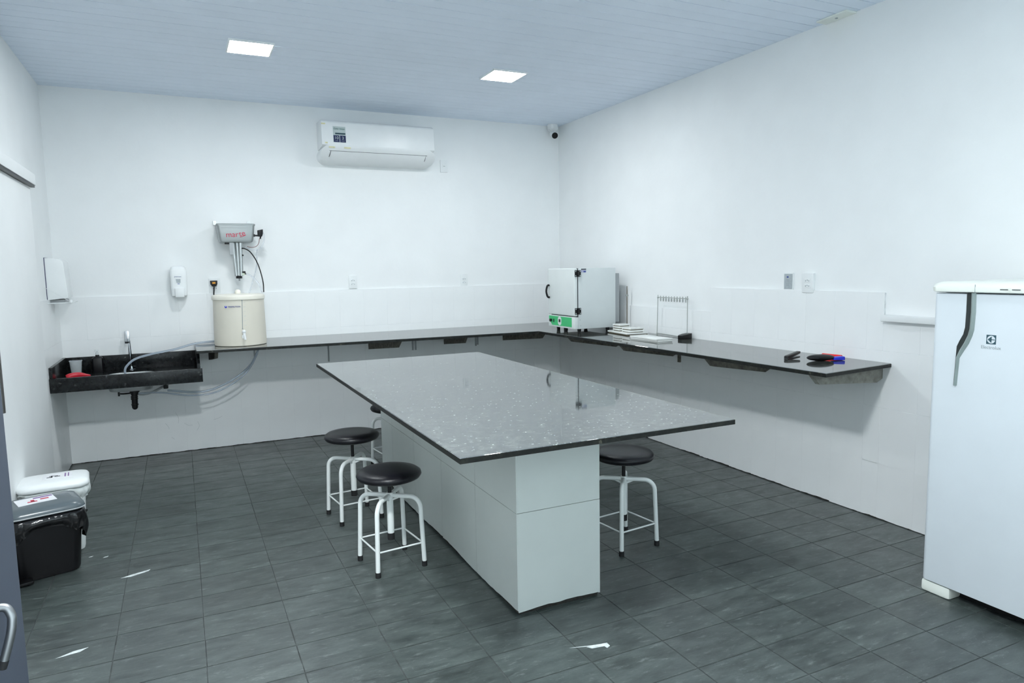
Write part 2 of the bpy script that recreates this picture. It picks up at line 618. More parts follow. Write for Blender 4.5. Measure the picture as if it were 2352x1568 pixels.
def wainscot(wall, side, start, end, top_of, offset):
    """side 'b' runs along x on the back wall, 'r'/'l' along y on the side walls"""
    s = start
    cache = {}
    first = True
    while s > end + .004:
        e = s - (offset if first else TP)
        first = False
        e = max(e, end)
        for bp in BREAKS.get(side, ()):
            if e < bp - .004 and s > bp + .004:
                e = bp
        top = top_of((s + e) / 2)
        rows = ZR + [top]
        for i in range(4):
            z0, z1 = rows[i], rows[i + 1]
            wd, ht = s - e - G * .5, z1 - z0 - G
            rag = .0032 if i == 0 else 0
            key = (round(wd, 4), round(ht, 4), rag and random.randint(0, 3))
            if key not in cache:
                cache[key] = tile_mesh('tile', wd, ht, .004, M_tile, rag, random.randint(0, 999))
            zc = (z0 + z1) / 2 + (.004 if i == 0 else 0)
            m = (s + e) / 2
            if side == 'b':
                place('tile', cache[key], (m, -.010, zc), wall)
            elif side == 'r':
                place('tile', cache[key], (-.010, m, zc), wall, (0, 0, -PI / 2))
            else:
                place('tile', cache[key], (-RW + .010, m, zc), wall, (0, 0, PI / 2))
        s = e


BREAKS = {'r': (-2.271, -3.668)}
top_r = lambda yy: 1.117 if yy > -2.271 else (1.290 if yy > -3.668 else 1.130)
B().box(-RW, 0, -.0134, 0, .016, 1.290).build('grout_bed', M_grout, wall_back)
B().box(-.0134, 0, -2.271, -.01, .016, 1.112).box(-.0134, 0, -3.668, -2.271, .016, 1.286).box(-.0134, 0, -5.1, -3.668, .016, 1.127).build('grout_bed', M_grout, wall_right)
B().box(-RW, -RW + .0134, -.885, -.01, .016, 1.290).build('grout_bed', M_grout, wall_left)
B().box(-RW, 0, -.0125, 0, 0, .016).build('mortar_line', M_mortar, wall_back)
B().box(-.0115, 0, -RL, -.01, 0, .016).build('mortar_line', M_mortar, wall_right)
B().box(-RW, -RW + .0115, -.885, -.01, 0, .016).build('mortar_line', M_mortar, wall_left)
wainscot(wall_back, 'b', 0, -RW, lambda m: 1.294, .098)
wainscot(wall_right, 'r', -.014, -5.1, top_r, .2155)
wainscot(wall_left, 'l', -.014, -.885, lambda m: 1.294, .2155)
ledge = struct(B().box(-.052, -.004, -5.1, -3.672, 1.131, 1.166).build('trim_1', M_white, bevel=.006))

for pts_ in ([(-3.62, .33), (-3.60, .28), (-3.605, .24)], [(-3.70, .25), (-3.68, .22), (-3.675, .20)], [(-3.56, .235), (-3.53, .215), (-3.50, .215)],
             [(-3.46, .24), (-3.45, .20), (-3.47, .165)], [(-3.34, .24), (-3.30, .25), (-3.27, .265)], [(-3.66, .13), (-3.64, .11)]):
    B().tube([(q[0], -.0141, q[1]) for q in pts_], .0006, seg=5).build('scuff_mark', M_greyink, wall_back)

# floor tiles: 0.32 x 0.209, grid measured from the joints
FX, FY = .3225, .2092
tiles = []
x = -3.197 - 4 * FX
xs = []
while x < .0:
    xs.append(x)
    x += FX
y = -2.494 + 12 * FY
ys = []
while y > -RL - .9:
    ys.append(y)
    y -= FY
fwd = f_


def pix_area(x0, x1, y0, y1):
    P = []
    for (px, py) in ((x0, y0), (x1, y0), (x1, y1), (x0, y1)):
        d = Vector((px, py, 0)) - CAM
        zc = d.dot(f_)
        if zc < .3:
            return 0
        P.append((1176 + 1595.1 * d.dot(r2) / zc, 784 - 1595.1 * d.dot(u2) / zc))
    cx = sum(q[0] for q in P) / 4
    cy = sum(q[1] for q in P) / 4
    if not (-60 < cx < 2412 and -60 < cy < 1640):
        return 0
    a = 0
    for i in range(4):
        j = (i + 1) % 4
        a += P[i][0] * P[j][1] - P[j][0] * P[i][1]
    return abs(a) / 2


for x in xs:
    for y in ys:
        x0, x1 = max(x, -RW), min(x + FX, 0)
        y1, y0 = min(y, 0), max(y - FY, -RL - .9)
        if x1 - x0 < .02 or y1 - y0 < .02:
            continue
        hid = (-2.30 < x0 and x1 < -1.94 and y1 < -1.6 and y0 > -3.7)
        tiles.append((0 if hid else pix_area(x0, x1, y0, y1), x0, x1, y0, y1))
tiles.sort(reverse=True)
ftile = {}
rest = B()
FG = .0022
for i, (a, x0, x1, y0, y1) in enumerate(tiles):
    if a > 0 and (i < 298):
        key = (round(x1 - x0, 3), round(y1 - y0, 3))
        if key not in ftile:
            b = B().box(-(x1 - x0 - FG) / 2, (x1 - x0 - FG) / 2, -(y1 - y0 - FG) / 2, (y1 - y0 - FG) / 2, -.0016, 0)
            ed = [e for e in b.bm.edges if all(v.co.z > -.001 for v in e.verts)]
            bmesh.ops.bevel(b.bm, geom=ed, offset=.0015, segments=2, affect='EDGES')
            o = b.build('tile', M_floor)
            ftile[key] = o.data
            bpy.data.objects.remove(o)
        place('tile', ftile[key], ((x0 + x1) / 2, (y0 + y1) / 2, random.uniform(-.0004, .0002)), floor,
              (random.uniform(-.0016, .0016), random.uniform(-.0012, .0012), 0))
    else:
        rest.box(x0 + FG / 2, x1 - FG / 2, y0 + FG / 2, y1 - FG / 2, -.0016, -.0002)
ro = rest.build('small_far_tiles', M_floor, floor)
ro['kind'] = 'stuff'


def smear(cx, cy, pts, rz=0):
    R = Matrix.Rotation(rz, 2)
    b = B()
    b.prism([tuple(Vector((cx, cy)) + R @ Vector(q)) for q in pts], 'z', .0003, .0011)
    return b.build('paint_smear', M_smear, floor)


smear(-2.142, -4.075, [(-.115, -.012), (-.02, -.004), (.035, .006), (.042, -.016), (.028, -.03), (.02, -.016), (-.03, -.026), (-.05, -.014), (-.02, -.011)], -.35)
smear(-3.80, -2.50, [(-.07, -.012), (-.02, .004), (.06, .022), (.05, .004), (.01, -.008), (-.03, -.02)], .1)
smear(-3.985, -3.19, [(-.06, -.01), (0, .008), (.05, .006), (.02, -.012)], .2)
smear(-3.96, -2.19, [(-.012, -.004), (0, .006), (.014, .004), (.006, -.007)], .2)
smear(-4.03, -2.15, [(-.010, -.004), (0, .004), (.012, .002), (.004, -.005)], .2)

# ------------------------------------------------------------------ doors
door_1 = struct(B().box(-RW, -RW + .035, -3.05, -.905, .012, 2.02).build('door_1', M_wall, bevel=.003))
b = B().cyl((-RW + .050, -2.27, .815), (-RW + .050, -2.27, 1.30), .019, seg=20)
b.cyl((-RW + .02, -2.27, .86), (-RW + .050, -2.27, .86), .008).cyl((-RW + .02, -2.27, 1.25), (-RW + .050, -2.27, 1.25), .008)
b.build('pull_handle', M_darkst, door_1)
trk = struct(B().box(-RW, -RW + .062, -3.2, -.86, 2.035, 2.105).build('trim_2', M_wall, bevel=.004))
B().box(-RW + .036, -RW + .058, -3.2, -.88, 2.020, 2.036).build('track_slot', M_black, trk)

door_2 = struct(B().box(-.018, .018, -.90, 0, .008, 2.09, bevel=.003).build('door_2', M_slate))
door_2.location = (-3.742, -5.235, 0)
door_2.rotation_euler = (0, 0, -math.radians(16.5))
HP = [(-3.83, -4.93, .932), (-3.81, -4.931, .930), (-3.802, -4.935, .919), (-3.801, -4.937, .907), (-3.805, -4.938, .884), (-3.816, -4.937, .846)]
sc = .70
hw = [CAM + (Vector(q) - CAM) * sc for q in HP]
inv = (Matrix.Translation(door_2.location) @ Matrix.Rotation(door_2.rotation_euler.z, 4, 'Z')).inverted()
hl = [inv @ q for q in hw]
bb = B().tube(hl, .0047, seg=14)
bb.cyl((.014, hl[0].y - .01, hl[0].z), hl[0], .006)
hd = bb.build('lever_handle', M_lever)
hd.parent = door_2
tp = B().cyl(hl[-1], hl[-1] + (hl[-1] - hl[-2]).normalized() * .010, .0050, .0046, 14).build('handle_tip', M_rubber)
tp.parent = hd
pb = B().box(.017, .022, hl[0].y - .035, hl[0].y + .012, hl[0].z - .10, hl[0].z + .06, bevel=.002).build('lock_plate', M_slate)
pb.parent = door_2

# ------------------------------------------------------------------ ceiling lights
LAB = ['square flush ceiling light glowing above the sink side of the back wall',
       'square flush ceiling light glowing above the right back corner',
       'square flush ceiling light over the left wall bins, beyond the picture top',
       'square flush ceiling light over the refrigerator, beyond the picture top']
lamp0 = None
for i, (lx, ly) in enumerate(((-3.040, -1.500), (-1.305, -1.508), (-3.33, -4.82), (-1.305, -4.82))):
    if lamp0 is None:
        lamp0 = thing('ceiling_light', LAB[0], 'light', (lx, ly, RH), 'square ceiling lights')
        h, q = .133, .124
        b = B().box(lx - h, lx + h, ly - h, ly - q, RH - .012, RH).box(lx - h, lx + h, ly + q, ly + h, RH - .012, RH)
        b.box(lx - h, lx - q, ly - q, ly + q, RH - .012, RH).box(lx + q, lx + h, ly - q, ly + q, RH - .012, RH)
        b.build('frame', M_white, lamp0)
        B().box(lx - q, lx + q, ly - q, ly + q, RH - .010, RH - .004).build('diffuser', M_lamp, lamp0)
    else:
        o = dup(lamp0, (lx, ly, RH), LAB[i])
        if i >= 2:
            for c in o.children:
                if c.name.startswith('diffuser'):
                    c.data = c.data.copy()
                    c.data.materials[0] = M_lamp2 if i == 2 else M_lamp3

# ------------------------------------------------------------------ island table
X0, X1, Y0, Y1, ZT = -2.733, -1.560, -4.175, -1.530, .845
PX0, PX1, PY0, PY1 = -2.322, -1.914, -3.733, -1.575
isl = thing('island_table', 'white tiled island table with a wide dark speckled granite top in mid room', 'table', (-2.12, -2.65, 0))
B().box(PX0 + .009, PX1 - .009, PY0 + .009, PY1 - .009, 0, ZT - .021).build('core', M_mortar, isl)
B().box(X0, X1, Y0, Y1, ZT - .021, ZT, bevel=.002, segs=1).build('tabletop', M_gran, isl)
# edge strip of the slab: sawn, darker than the polished face
b = B().box(X0 - .0006, X0, Y0, Y1, ZT - .0205, ZT - .002).box(X1, X1 + .0006, Y0, Y1, ZT - .0205, ZT - .002)
b.box(X0, X1, Y0 - .0006, Y0, ZT - .0205, ZT - .002).box(X0, X1, Y1, Y1 + .0006, ZT - .0205, ZT - .002).build('edge', M_edge, isl)
ycuts = [PY0, -3.281, -2.804, -2.326, -1.85, PY1]
zc_ = [.010, .443, ZT - .0215]
pc = {}
for a, c in zip(ycuts, ycuts[1:]):
    for i in range(2):
        wd, ht = c - a - .0022, zc_[i + 1] - zc_[i] - .002
        for sx, rot in ((PX0, -PI / 2), (PX1, PI / 2)):
            me = tile_mesh('tile', wd, ht, .008, M_ped, .007 if i == 0 else 0, random.randint(0, 99))
            place('tile', me, (sx + (.0085 if sx == PX0 else -.0085), (a + c) / 2, (zc_[i] + zc_[i + 1]) / 2), isl, (0, 0, rot))
for i in range(2):
    ht = zc_[i + 1] - zc_[i] - .002
    for yy, rot in ((PY0 + .0085, 0), (PY1 - .0085, PI)):
        me = tile_mesh('tile', PX1 - PX0 - .010, ht, .008, M_ped, .006 if i == 0 else 0, 5)
        place('tile', me, ((PX0 + PX1) / 2, yy, (zc_[i] + zc_[i + 1]) / 2), isl, (0, 0, rot))

# ------------------------------------------------------------------ L-shaped worktop with its supports
WZ = .90
wt = thing('worktop', 'long L-shaped dark granite worktop along the back and right walls', 'worktop', (-.6, -.6, .87))
poly = [(-3.445, -.0145), (-3.445, -.735), (-.690, -.840), (-.597, -3.790), (-.0145, -3.725), (-.0145, -.0145)]
B().prism(poly, 'z', WZ - .022, WZ).build('slab', M_gran2, wt, bevel=.002, segs=1)
b = B()
for (p, q) in (((-3.445, -.735), (-.690, -.840)), ((-.690, -.840), (-.597, -3.790)), ((-.597, -3.790), (-.0145, -3.725))):
    p, q = Vector((*p, 0)), Vector((*q, 0))
    d = (q - p).normalized()
    nrm = Vector((d.y, -d.x, 0)) * .0007
    b.bm.faces.new([b.bm.verts.new(v) for v in (p + nrm + Vector((0, 0, WZ - .0212)), q + nrm + Vector((0, 0, WZ - .0212)),
                                                q + nrm + Vector((0, 0, WZ - .003)), p + nrm + Vector((0, 0, WZ - .003)))])
b.build('edge', M_edge, wt)
for xw, xf, yf in ((-2.0, -1.90, -.69), (-1.27, -1.315, -.69), (-.655, -.556, -.72), (-3.335, -3.305, -.60)):
    b = B().prism([(-.014, WZ - .022), (yf, WZ - .022), (yf + .07, WZ - .088), (-.014, WZ - .155)], 'x', xw - .012, xw + .012)
    for v in b.bm.verts:
        v.co.x += (xf - xw) * v.co.y / yf
    b.build('corbel', M_corb, wt)
for yy, m, zf, zw in ((-1.095, M_corb, .082, .155), (-1.885, M_corb, .082, .155), (-2.845, M_corb, .084, .157), (-3.660, M_corbl, .082, .110)):
    B().prism([(-.014, WZ - .022), (-.565, WZ - .022), (-.505, WZ - zf), (-.06, WZ - zw), (-.014, WZ - zw + .02)], 'y', yy - .015, yy + .015).build('corbel', m, wt)
for xx, dz in ((-2.37, .21), (-1.593, .16), (-1.565, .16), (-.956, .16), (-.935, .15), (-2.988, .14)):
    B().box(xx - .006, xx + .006, -.026, -.014, WZ - .03 - dz, WZ - .022).build('bracket', M_grey, wt)
for yy, dz in ((-.53, .12), (-1.386, .125), (-1.93, .17)):
    B().box(-.03, -.014, yy - .012, yy + .012, WZ - .03 - dz, WZ - .022).build('bracket', M_corb, wt)

# ------------------------------------------------------------------ sink
sk = thing('sink', 'black granite sink basin fixed low in the left back corner', 'sink', (-3.9, -.35, .665))
SX0, SX1, SY = -RW + .015, -3.425, -.685
DZ = .715
hole = (-4.06, -3.745, -.43, -.13)
b = B().box(SX0, hole[0], SY, -.015, DZ - .025, DZ).box(hole[1], SX1, SY, -.015, DZ - .025, DZ)
b.box(hole[0], hole[1], SY, hole[2], DZ - .025, DZ).box(hole[0], hole[1], hole[3], -.015, DZ - .025, DZ)
b.build('deck', M_gran3, sk)
B().box(SX0, SX1 + .012, SY - .022, SY, .665, .764).build('apron', M_gran3, sk, bevel=.003)
B().box(SX0, SX1, -.035, -.015, DZ, .834).build('backsplash', M_gran3, sk, bevel=.002)
B().box(SX0, SX0 + .02, SY, -.036, DZ, .838).build('side_splash', M_gran3, sk, bevel=.002)
B().prism([(-.036, DZ - .03), (SY, DZ - .03), (SY, .800), (-.60, .868), (-.036, .868)], 'x', SX1 - .02, SX1).build('side_splash', M_gran3, sk)
bw = B().rrect_loft(((hole[0] + hole[1]) / 2, (hole[2] + hole[3]) / 2, 0),
                    [(.1575, .1495, DZ - .012), (.155, .147, DZ - .02), (.152, .142, .625), (.142, .132, .596), (.10, .09, .586), (.02, .02, .582)], .07, cap0=False)
bw.build('bowl', M_steelh, sk)
b = B().cyl((-3.886, -.28, .588), (-3.886, -.28, .566), .034).cyl((-3.886, -.28, .566), (-3.886, -.28, .548), .027)
b.cyl((-3.888, -.28, .548), (-3.891, -.28, .455), .0215, .0215).ball((-3.891, -.28, .452), .021)
for zz in (.535, .52, .475):
    b.cyl((-3.89, -.28, zz), (-3.89, -.28, zz - .008), .025)
b.build('drain_trap', M_black, sk)
B().tube([(-3.886, -.28, .562), (-3.95, -.28, .56), (-3.985, -.28, .562)], .006).box(-3.998, -3.984, -.29, -.27, .545, .578, bevel=.003).build('side_valve', M_black, sk)
B().tube([(-3.90, -.25, .556), (-3.83, -.22, .535), (-3.75, -.2, .55), (-3.68, -.18, .585), (-3.66, -.12, .58)], .009).build('drain_pipe', M_grey, sk)
B().box(-3.69, -3.655, -.22, -.18, .562, .590, bevel=.008).build('elbow', M_black, sk)
fc = B().lathe((-3.905, -.085, DZ), [(.028, 0), (.028, .006), (.014, .012), (.012, .03)], 20).cyl((-3.905, -.085, DZ + .01), (-3.911, -.085, .945), .0105)
fo = fc.build('faucet', M_chrome, sk)
B().box(-3.939, -3.905, -.098, -.072, .925, 1.022, bevel=.004).build('spout_head', M_chrome, fo)

# ------------------------------------------------------------------ stools
GRP = 'white framed stools around the island'


def make_stool(loc, seat_top, label):
    cx, cy = loc
    t = thing('lab_stool', label, 'stool', (cx, cy, 0), GRP)
    fr = .172
    ang0 = math.atan2(-.129, -.101)
    top = .350
    tips = []
    for kk in range(4):
        a = ang0 + kk * PI / 2
        dx, dy = math.cos(a), math.sin(a)
        pts = [(cx + dx * .012, cy + dy * .012, top)]
        pts.append((cx + dx * .105, cy + dy * .105, top))
        R = .055
        for q in range(1, 8):
            th = q / 7 * PI / 2 * .97
            pts.append((cx + dx * (.105 + R * math.sin(th)), cy + dy * (.105 + R * math.sin(th)), top - R + R * math.cos(th)))
        pts.append((cx + dx * fr, cy + dy * fr, .022))
        lg = B().tube(pts, .0112, seg=14, smooth=False).build('leg', M_tube, t)
        B().cyl((cx + dx * fr, cy + dy * fr, .0), (cx + dx * fr * .998, cy + dy * fr * .998, .026), .0135, seg=16).build('foot_cap', M_rubber, lg)
        zr = .118
        rr = .166
        tips.append((cx + dx * rr, cy + dy * rr, zr))
    for kk in range(4):
        B().cyl(tips[kk], tips[(kk + 1) % 4], .0042, seg=8).build('rung', M_tube, t)
    b = B().cyl((cx, cy, .155), (cx, cy, top + .014), .0165, seg=20)
    for kk in range(4):
        a = ang0 + kk * PI / 2
        ux, uy = math.cos(a), math.sin(a)
        b.prism([(0, 0)] and [(.0, top - .05), (.055, top - .005), (.055, top + .006), (.0, top + .012)], 'y', -.0025, .0025) if False else None
        b.cyl((cx, cy, top - .028), (cx + ux * .06, cy + uy * .06, top - .002), .006, .004, 8)
    col_ = b.build('column', M_tube, t)
    B().cyl((cx, cy, .125), (cx, cy, .158), .0185, seg=20).build('column_cap', M_rubber, col_)
    s = B().lathe((cx, cy, seat_top - .05), [(.02, 0), (.135, .001), (.152, .008), (.160, .021), (.157, .033), (.143, .043), (.10, .049), (.04, .051), (.004, .051)], 40)
    s.build('seat', M_vinyl, t, angle=60)
    B().cyl((cx, cy, .20), (cx, cy, seat_top - .048), .0095, seg=14).build('seat_rod', M_black, t)
    return t


make_stool((-2.648, -2.960), .485, 'round black stool nearest the picture front, beside the island tiles')
st = make_stool((-2.660, -2.198), .515, 'round black stool second along the left island side, seat raised on its rod')
make_stool((-1.483, -3.290), .505, 'round black stool on the refrigerator side of the island')
make_stool((-2.150, -1.245), .465, 'black stool mostly hidden behind the far end of the island')

# ------------------------------------------------------------------ refrigerator
FX0, FX1 = -.620, -.035
FY1, FY0 = -4.345, -4.965
fr = thing('refrigerator', 'white upright refrigerator with a grey curved handle by the right wall', 'refrigerator', (-.33, -4.65, 0))
B().box(-.555, FX1, FY0 + .006, FY1 - .006, .055, 1.327).build('body', M_fridge, fr, bevel=.01)
B().box(-.562, -.553, FY0 + .015, FY1 - .015, .07, 1.318).build('gasket', M_grey, fr)
B().rrect_loft((-.591, (FY0 + FY1) / 2, 0), [(.029, .31, .057), (.030, .310, .062), (.030, .310, 1.318), (.029, .309, 1.322)], .022, seg=8).build('door', M_fridge, fr)
cp = B().rrect_loft((-.335, (FY0 + FY1) / 2, 0), [(.293, .310, 1.3265), (.305, .318, 1.330), (.307, .320, 1.348), (.300, .313, 1.362), (.285, .298, 1.370), (.20, .22, 1.374)], .04, seg=8).build('top_cap', M_cream, fr)
B().box(-.6435, -.640, -4.655, -4.622, 1.3405, 1.3435).box(-.6435, -.640, -4.695, -4.665, 1.3405, 1.3435).build('slider_slot', M_dark, cp)
B().box(-.6445, -.640, -4.660, -4.652, 1.3385, 1.348).build('slider_knob', M_cream, cp)
B().box(-.6424, -.640, -4.527, -4.5255, 1.328, 1.360).build('seam', M_greyink, cp)
L_ = [(-4.484, 1.326), (-4.4845, 1.25), (-4.483, 1.185), (-4.477, 1.155), (-4.462, 1.125), (-4.453, 1.103), (-4.451, 1.06), (-4.446, .937)]
R_ = [(-4.521, 1.326), (-4.523, 1.25), (-4.520, 1.175), (-4.514, 1.150), (-4.502, 1.118), (-4.483, 1.085), (-4.467, 1.055), (-4.461, .939)]
Mx = [(.5 * a[0] + .5 * c[0], .5 * a[1] + .5 * c[1]) for a, c in zip(L_, R_)]
Mx = [(.48 * a[0] + .52 * c[0] if i < 6 else .75 * a[0] + .25 * c[0], (a[1] + c[1]) / 2) for i, (a, c) in enumerate(zip(L_, R_))]
hb = B()
for i in range(len(L_) - 1):
    hb.prism([L_[i], Mx[i], Mx[i + 1], L_[i + 1]], 'x', -.6222, -.6205)
hb.build('handle_recess', M_recess, fr)
hb = B()
n = len(L_)
rows = []
for i in range(n):
    rows.append([(-.6215, Mx[i][0], Mx[i][1]), (-.632, Mx[i][0] * .75 + R_[i][0] * .25, Mx[i][1] * .75 + R_[i][1] * .25),
                 (-.6335, Mx[i][0] * .45 + R_[i][0] * .55, Mx[i][1] * .45 + R_[i][1] * .55), (-.6215, R_[i][0], R_[i][1])])
hb.grid(rows)
hb.build('handle_grip', M_grip, fr, angle=70)
B().box(-.615, -.50, -4.470, -4.342, 0, .052).build('front_foot', M_cream, fr, bevel=.012)
B().box(-.605, -.50, -4.962, -4.80, 0, .052).build('front_foot', M_cream, fr, bevel=.012)
B().box(-.54, -.08, FY0 + .02, FY1 - .02, .0, .058).build('plinth', M_black, fr)
# emblem: dark square, white disc, dark wedge
ex, ey, ez = -.6208, -4.587, 1.142
em = B().box(ex - .0006, ex, ey - .0185, ey + .0185, ez - .0185, ez + .0185).build('emblem', M_teal, fr)
B().cyl((ex - .0006, ey, ez), (ex - .0012, ey, ez), .0155, seg=32).build('emblem_disc', M_fridge, em)
B().prism([(ey + .013, ez), (ey - .002, ez + .013), (ey - .002, ez - .013)], 'x', ex - .0018, ex - .0012).prism(
    [(ey - .002, ez + .0015), (ey - .0155, ez + .0015), (ey - .0155, ez - .0015), (ey - .002, ez - .0015)], 'x', ex - .0018, ex - .0012).build('emblem_wedge', M_teal, em)
text('lettering', 'Electrolux', .0185, (-.6212, -4.587, 1.110), FACE_X, M_greyink, fr)

# ------------------------------------------------------------------ air conditioner
AX0, AX1 = -2.392, -1.380
ac = thing('air_conditioner', 'white split air conditioner high on the back wall', 'air conditioner', (-1.886, -.1, 2.36))
b = B()
prof = [(0, 2.722), (-.165, 2.722), (-.188, 2.715), (-.200, 2.700), (-.216, 2.512), (-.19, 2.500), (0, 2.49)]
b.prism([(a, c) for a, c in prof], 'x', AX0 + .012, AX1 - .012)
b.build('casing', M_white, ac, bevel=.006)
# rounded lower shell: a stadium in front view that rolls back to the wall
pr = [(-.2165, 2.512), (-.2165, 2.505), (-.209, 2.484), (-.197, 2.463), (-.183, 2.443), (-.166, 2.424), (-.145, 2.407), (-.118, 2.393), (-.085, 2.383), (-.04, 2.377), (0, 2.374)]
zt_, zb_ = 2.510, 2.370
Rr = .070
rows = []
for (yy, zz) in pr:
    v = max(0, min(zt_ - zb_, zt_ - zz))
    ins = Rr - math.sqrt(max(0, Rr * Rr - (v - Rr) ** 2))
    ins = min(ins, .06)
    xa, xb = AX0 + ins, AX1 - ins
    rows.append([(xa, 0, zz)] + [(xa + (xb - xa) * i / 24, yy, zz) for i in range(25)] + [(xb, 0, zz)])
low = B().grid(rows).build('lower_shell', M_white, ac, angle=50)
# louvre: own flap with the dark slots around it
fl = [q for q in pr if 2.382 < q[1] < 2.468]
xa, xb = AX0 + .085, AX1 - .09
B().grid([[(xa + (xb - xa) * i / 12, yy - .002, zz - .001) for i in range(13)] for (yy, zz) in fl]).build('louvre', M_white, ac, angle=50)
sl = B().tube([(xa - .012, fl[0][0] - .001, fl[0][1] + .004), (xb + .012, fl[0][0] - .001, fl[0][1] + .004)], .0022, smooth=False, seg=6)
for xx, dx in ((xa, -.012), (xb, -.006)):
    sl.tube([(xx, fl[0][0] - .002, fl[0][1] + .004), (xx + dx * .4, fl[1][0] - .002, fl[1][1]), (xx + dx, fl[2][0] - .002, fl[2][1] - .004)], .0022, smooth=False, seg=6)
sl.build('louvre_slot', M_dark, ac)


def ac_y(z):            # front face of the casing
    return -.200 - (2.700 - z) / .188 * .016 - .0012


def ac_plate(name, x0, x1, z0, z1, m, parent, lift=0):
    b = B()
    rows = [[(x0, ac_y(z0) - lift, z0), (x1, ac_y(z0) - lift, z0)], [(x0, ac_y(z1) - lift, z1), (x1, ac_y(z1) - lift, z1)]]
    b.grid(rows)
    return b.build(name, m, parent)


lb = ac_plate('sticker', -2.285, -2.180, 2.535, 2.668, M_pale, ac)
ac_plate('bar', -2.268, -2.182, 2.602, 2.615, M_teal, lb, .0006)
ac_plate('block', -2.283, -2.234, 2.537, 2.594, M_navy, lb, .0006)
ac_plate('block', -2.229, -2.181, 2.537, 2.594, M_navy, lb, .0006)
text('lettering', 'Color Adapt', .0195, (-2.232, ac_y(2.648) - .001, 2.648), FACE_Y, M_greenink, lb, squash=.92)
text('lettering', '10', .034, (-2.258, ac_y(2.57) - .0025, 2.571), FACE_Y, M_pale, lb)
text('lettering', '3', .034, (-2.205, ac_y(2.57) - .0025, 2.571), FACE_Y, M_pale, lb)
text('lettering', 'anos', .013, (-2.258, ac_y(2.55) - .0025, 2.549), FACE_Y, M_greyink, lb)
text('lettering', 'anos', .013, (-2.205, ac_y(2.55) - .0025, 2.549), FACE_Y, M_greyink, lb)
for (xx, zz, ww) in ((-2.362, 2.685, .034), (-2.345, 2.528, .022)):
    ac_plate('tape_mark', xx - ww / 2, xx + ww / 2, zz - .006, zz + .006, M_yellow, ac)
for (xx, ww) in ((-2.30, .05), (-2.17, .055)):
    B().box(xx - ww / 2, xx + ww / 2, -.2165, -.2120, 2.488, 2.500).build('tape_mark', M_yellow, ac)


# ------------------------------------------------------------------ outlets and switch plates
def outlet(label, c, face, w_, h_, kind, proud=.012):
    t = thing('power_outlet' if kind != 'switch' else 'switch_plate', label, 'outlet' if kind != 'switch' else 'switch', c, 'wall plates')
    def bx(name, u0, u1, v0, v1, d0, d1, m, bev=0, par=None):
        b = B()
        if face == 'y':
            b.box(c[0] + u0, c[0] + u1, c[1] - d1, c[1] - d0, c[2] + v0, c[2] + v1)
        elif face == 'x':
            b.box(c[0] - d1, c[0] - d0, c[1] - u1, c[1] - u0, c[2] + v0, c[2] + v1)
        else:
            b.box(c[0] + d0, c[0] + d1, c[1] + u0, c[1] + u1, c[2] + v0, c[2] + v1)
        return b.build(name, m, par or t, bevel=bev)
    bx('plate', -w_ / 2, w_ / 2, -h_ / 2, h_ / 2, 0, proud, M_white if kind != 'grey' else M_white, .003)
    if kind == 'two':
        for v in (.014, -.018):
            s = bx('socket', -w_ * .27, w_ * .27, v - .013, v + .013, proud - .001, proud + .0018, M_white, .001)
            for u in (-.012, 0, .012):
                bx('hole', u - .0028, u + .0028, v - .004 + (.004 if u == 0 else 0), v + .003 + (.004 if u == 0 else 0), proud, proud + .0024, M_greyink, 0, s)
    elif kind == 'grey':
        p = bx('face', -w_ * .45, w_ * .45, -h_ * .42, h_ * .44, proud - .001, proud + .003, M_pale if False else M_grille, .002)
        bx('lens', -.010, .004, h_ * .22, h_ * .30, proud, proud + .004, M_blueink, 0, p)
        for q in range(4):
            bx('grille_slot', -.012, .010, -.028 + q * .012, -.024 + q * .012, proud, proud + .0036, M_greyink, 0, p)
    elif kind == 'switch':
        s = bx('rocker', -w_ * .25, w_ * .25, -.014, .016, proud - .001, proud + .003, M_white, .001)
        bx('mark', -.010, .010, -.002, .002, proud, proud + .0035, M_greyink, 0, s)
    return t


M_grille = mat('grey grille plastic', (0.40, 0.44, 0.46), 0.5, vary=0.08, scale=60)
outlet('white double outlet on the back wall between the barrel and the corner, nearer the barrel', (-2.126, 0, 1.357), 'y', .070, .116, 'two')
outlet('white double outlet on the back wall nearest the oven', (-1.059, 0, 1.348), 'y', .068, .118, 'two')
outlet('plain white plate with one rocker beside the air conditioner', (-1.232, 0, 2.412), 'y', .070, .112, 'switch')
outlet('grey grilled wall plate on the right wall over the stapler', (0, -2.989, 1.341), 'x', .072, .112, 'grey')
outlet('white double outlet beside the grey grilled plate on the right wall', (0, -3.146, 1.334), 'x', .086, .120, 'two', .02)
outlet('small pale switch plate on the left wall near the towel dispenser', (-RW, -.83, 1.458), 'l', .105, .075, 'switch')
po = outlet('rounded white outlet behind the barrel holding a black plug', (-3.266, 0, 1.352), 'y', .088, .130, 'two')
pg = thing('power_plug', 'black mains plug with an orange sticker above the beige barrel', 'plug', (-3.272, -.02, 1.36))
B().prism([(-3.300, 1.398), (-3.244, 1.398), (-3.246, 1.368), (-3.258, 1.350), (-3.286, 1.350), (-3.298, 1.368)], 'y', -.050, -.0145).build('plug_body', M_black, pg, bevel=.004)
B().box(-3.284, -3.260, -.0512, -.0500, 1.372, 1.386).build('sticker', M_orange, pg)
B().tube([(-3.272, -.035, 1.352), (-3.274, -.038, 1.32), (-3.276, -.036, 1.25), (-3.26, -.05, 1.05), (-3.2, -.06, .93)], .005).build('cord', M_black, pg)

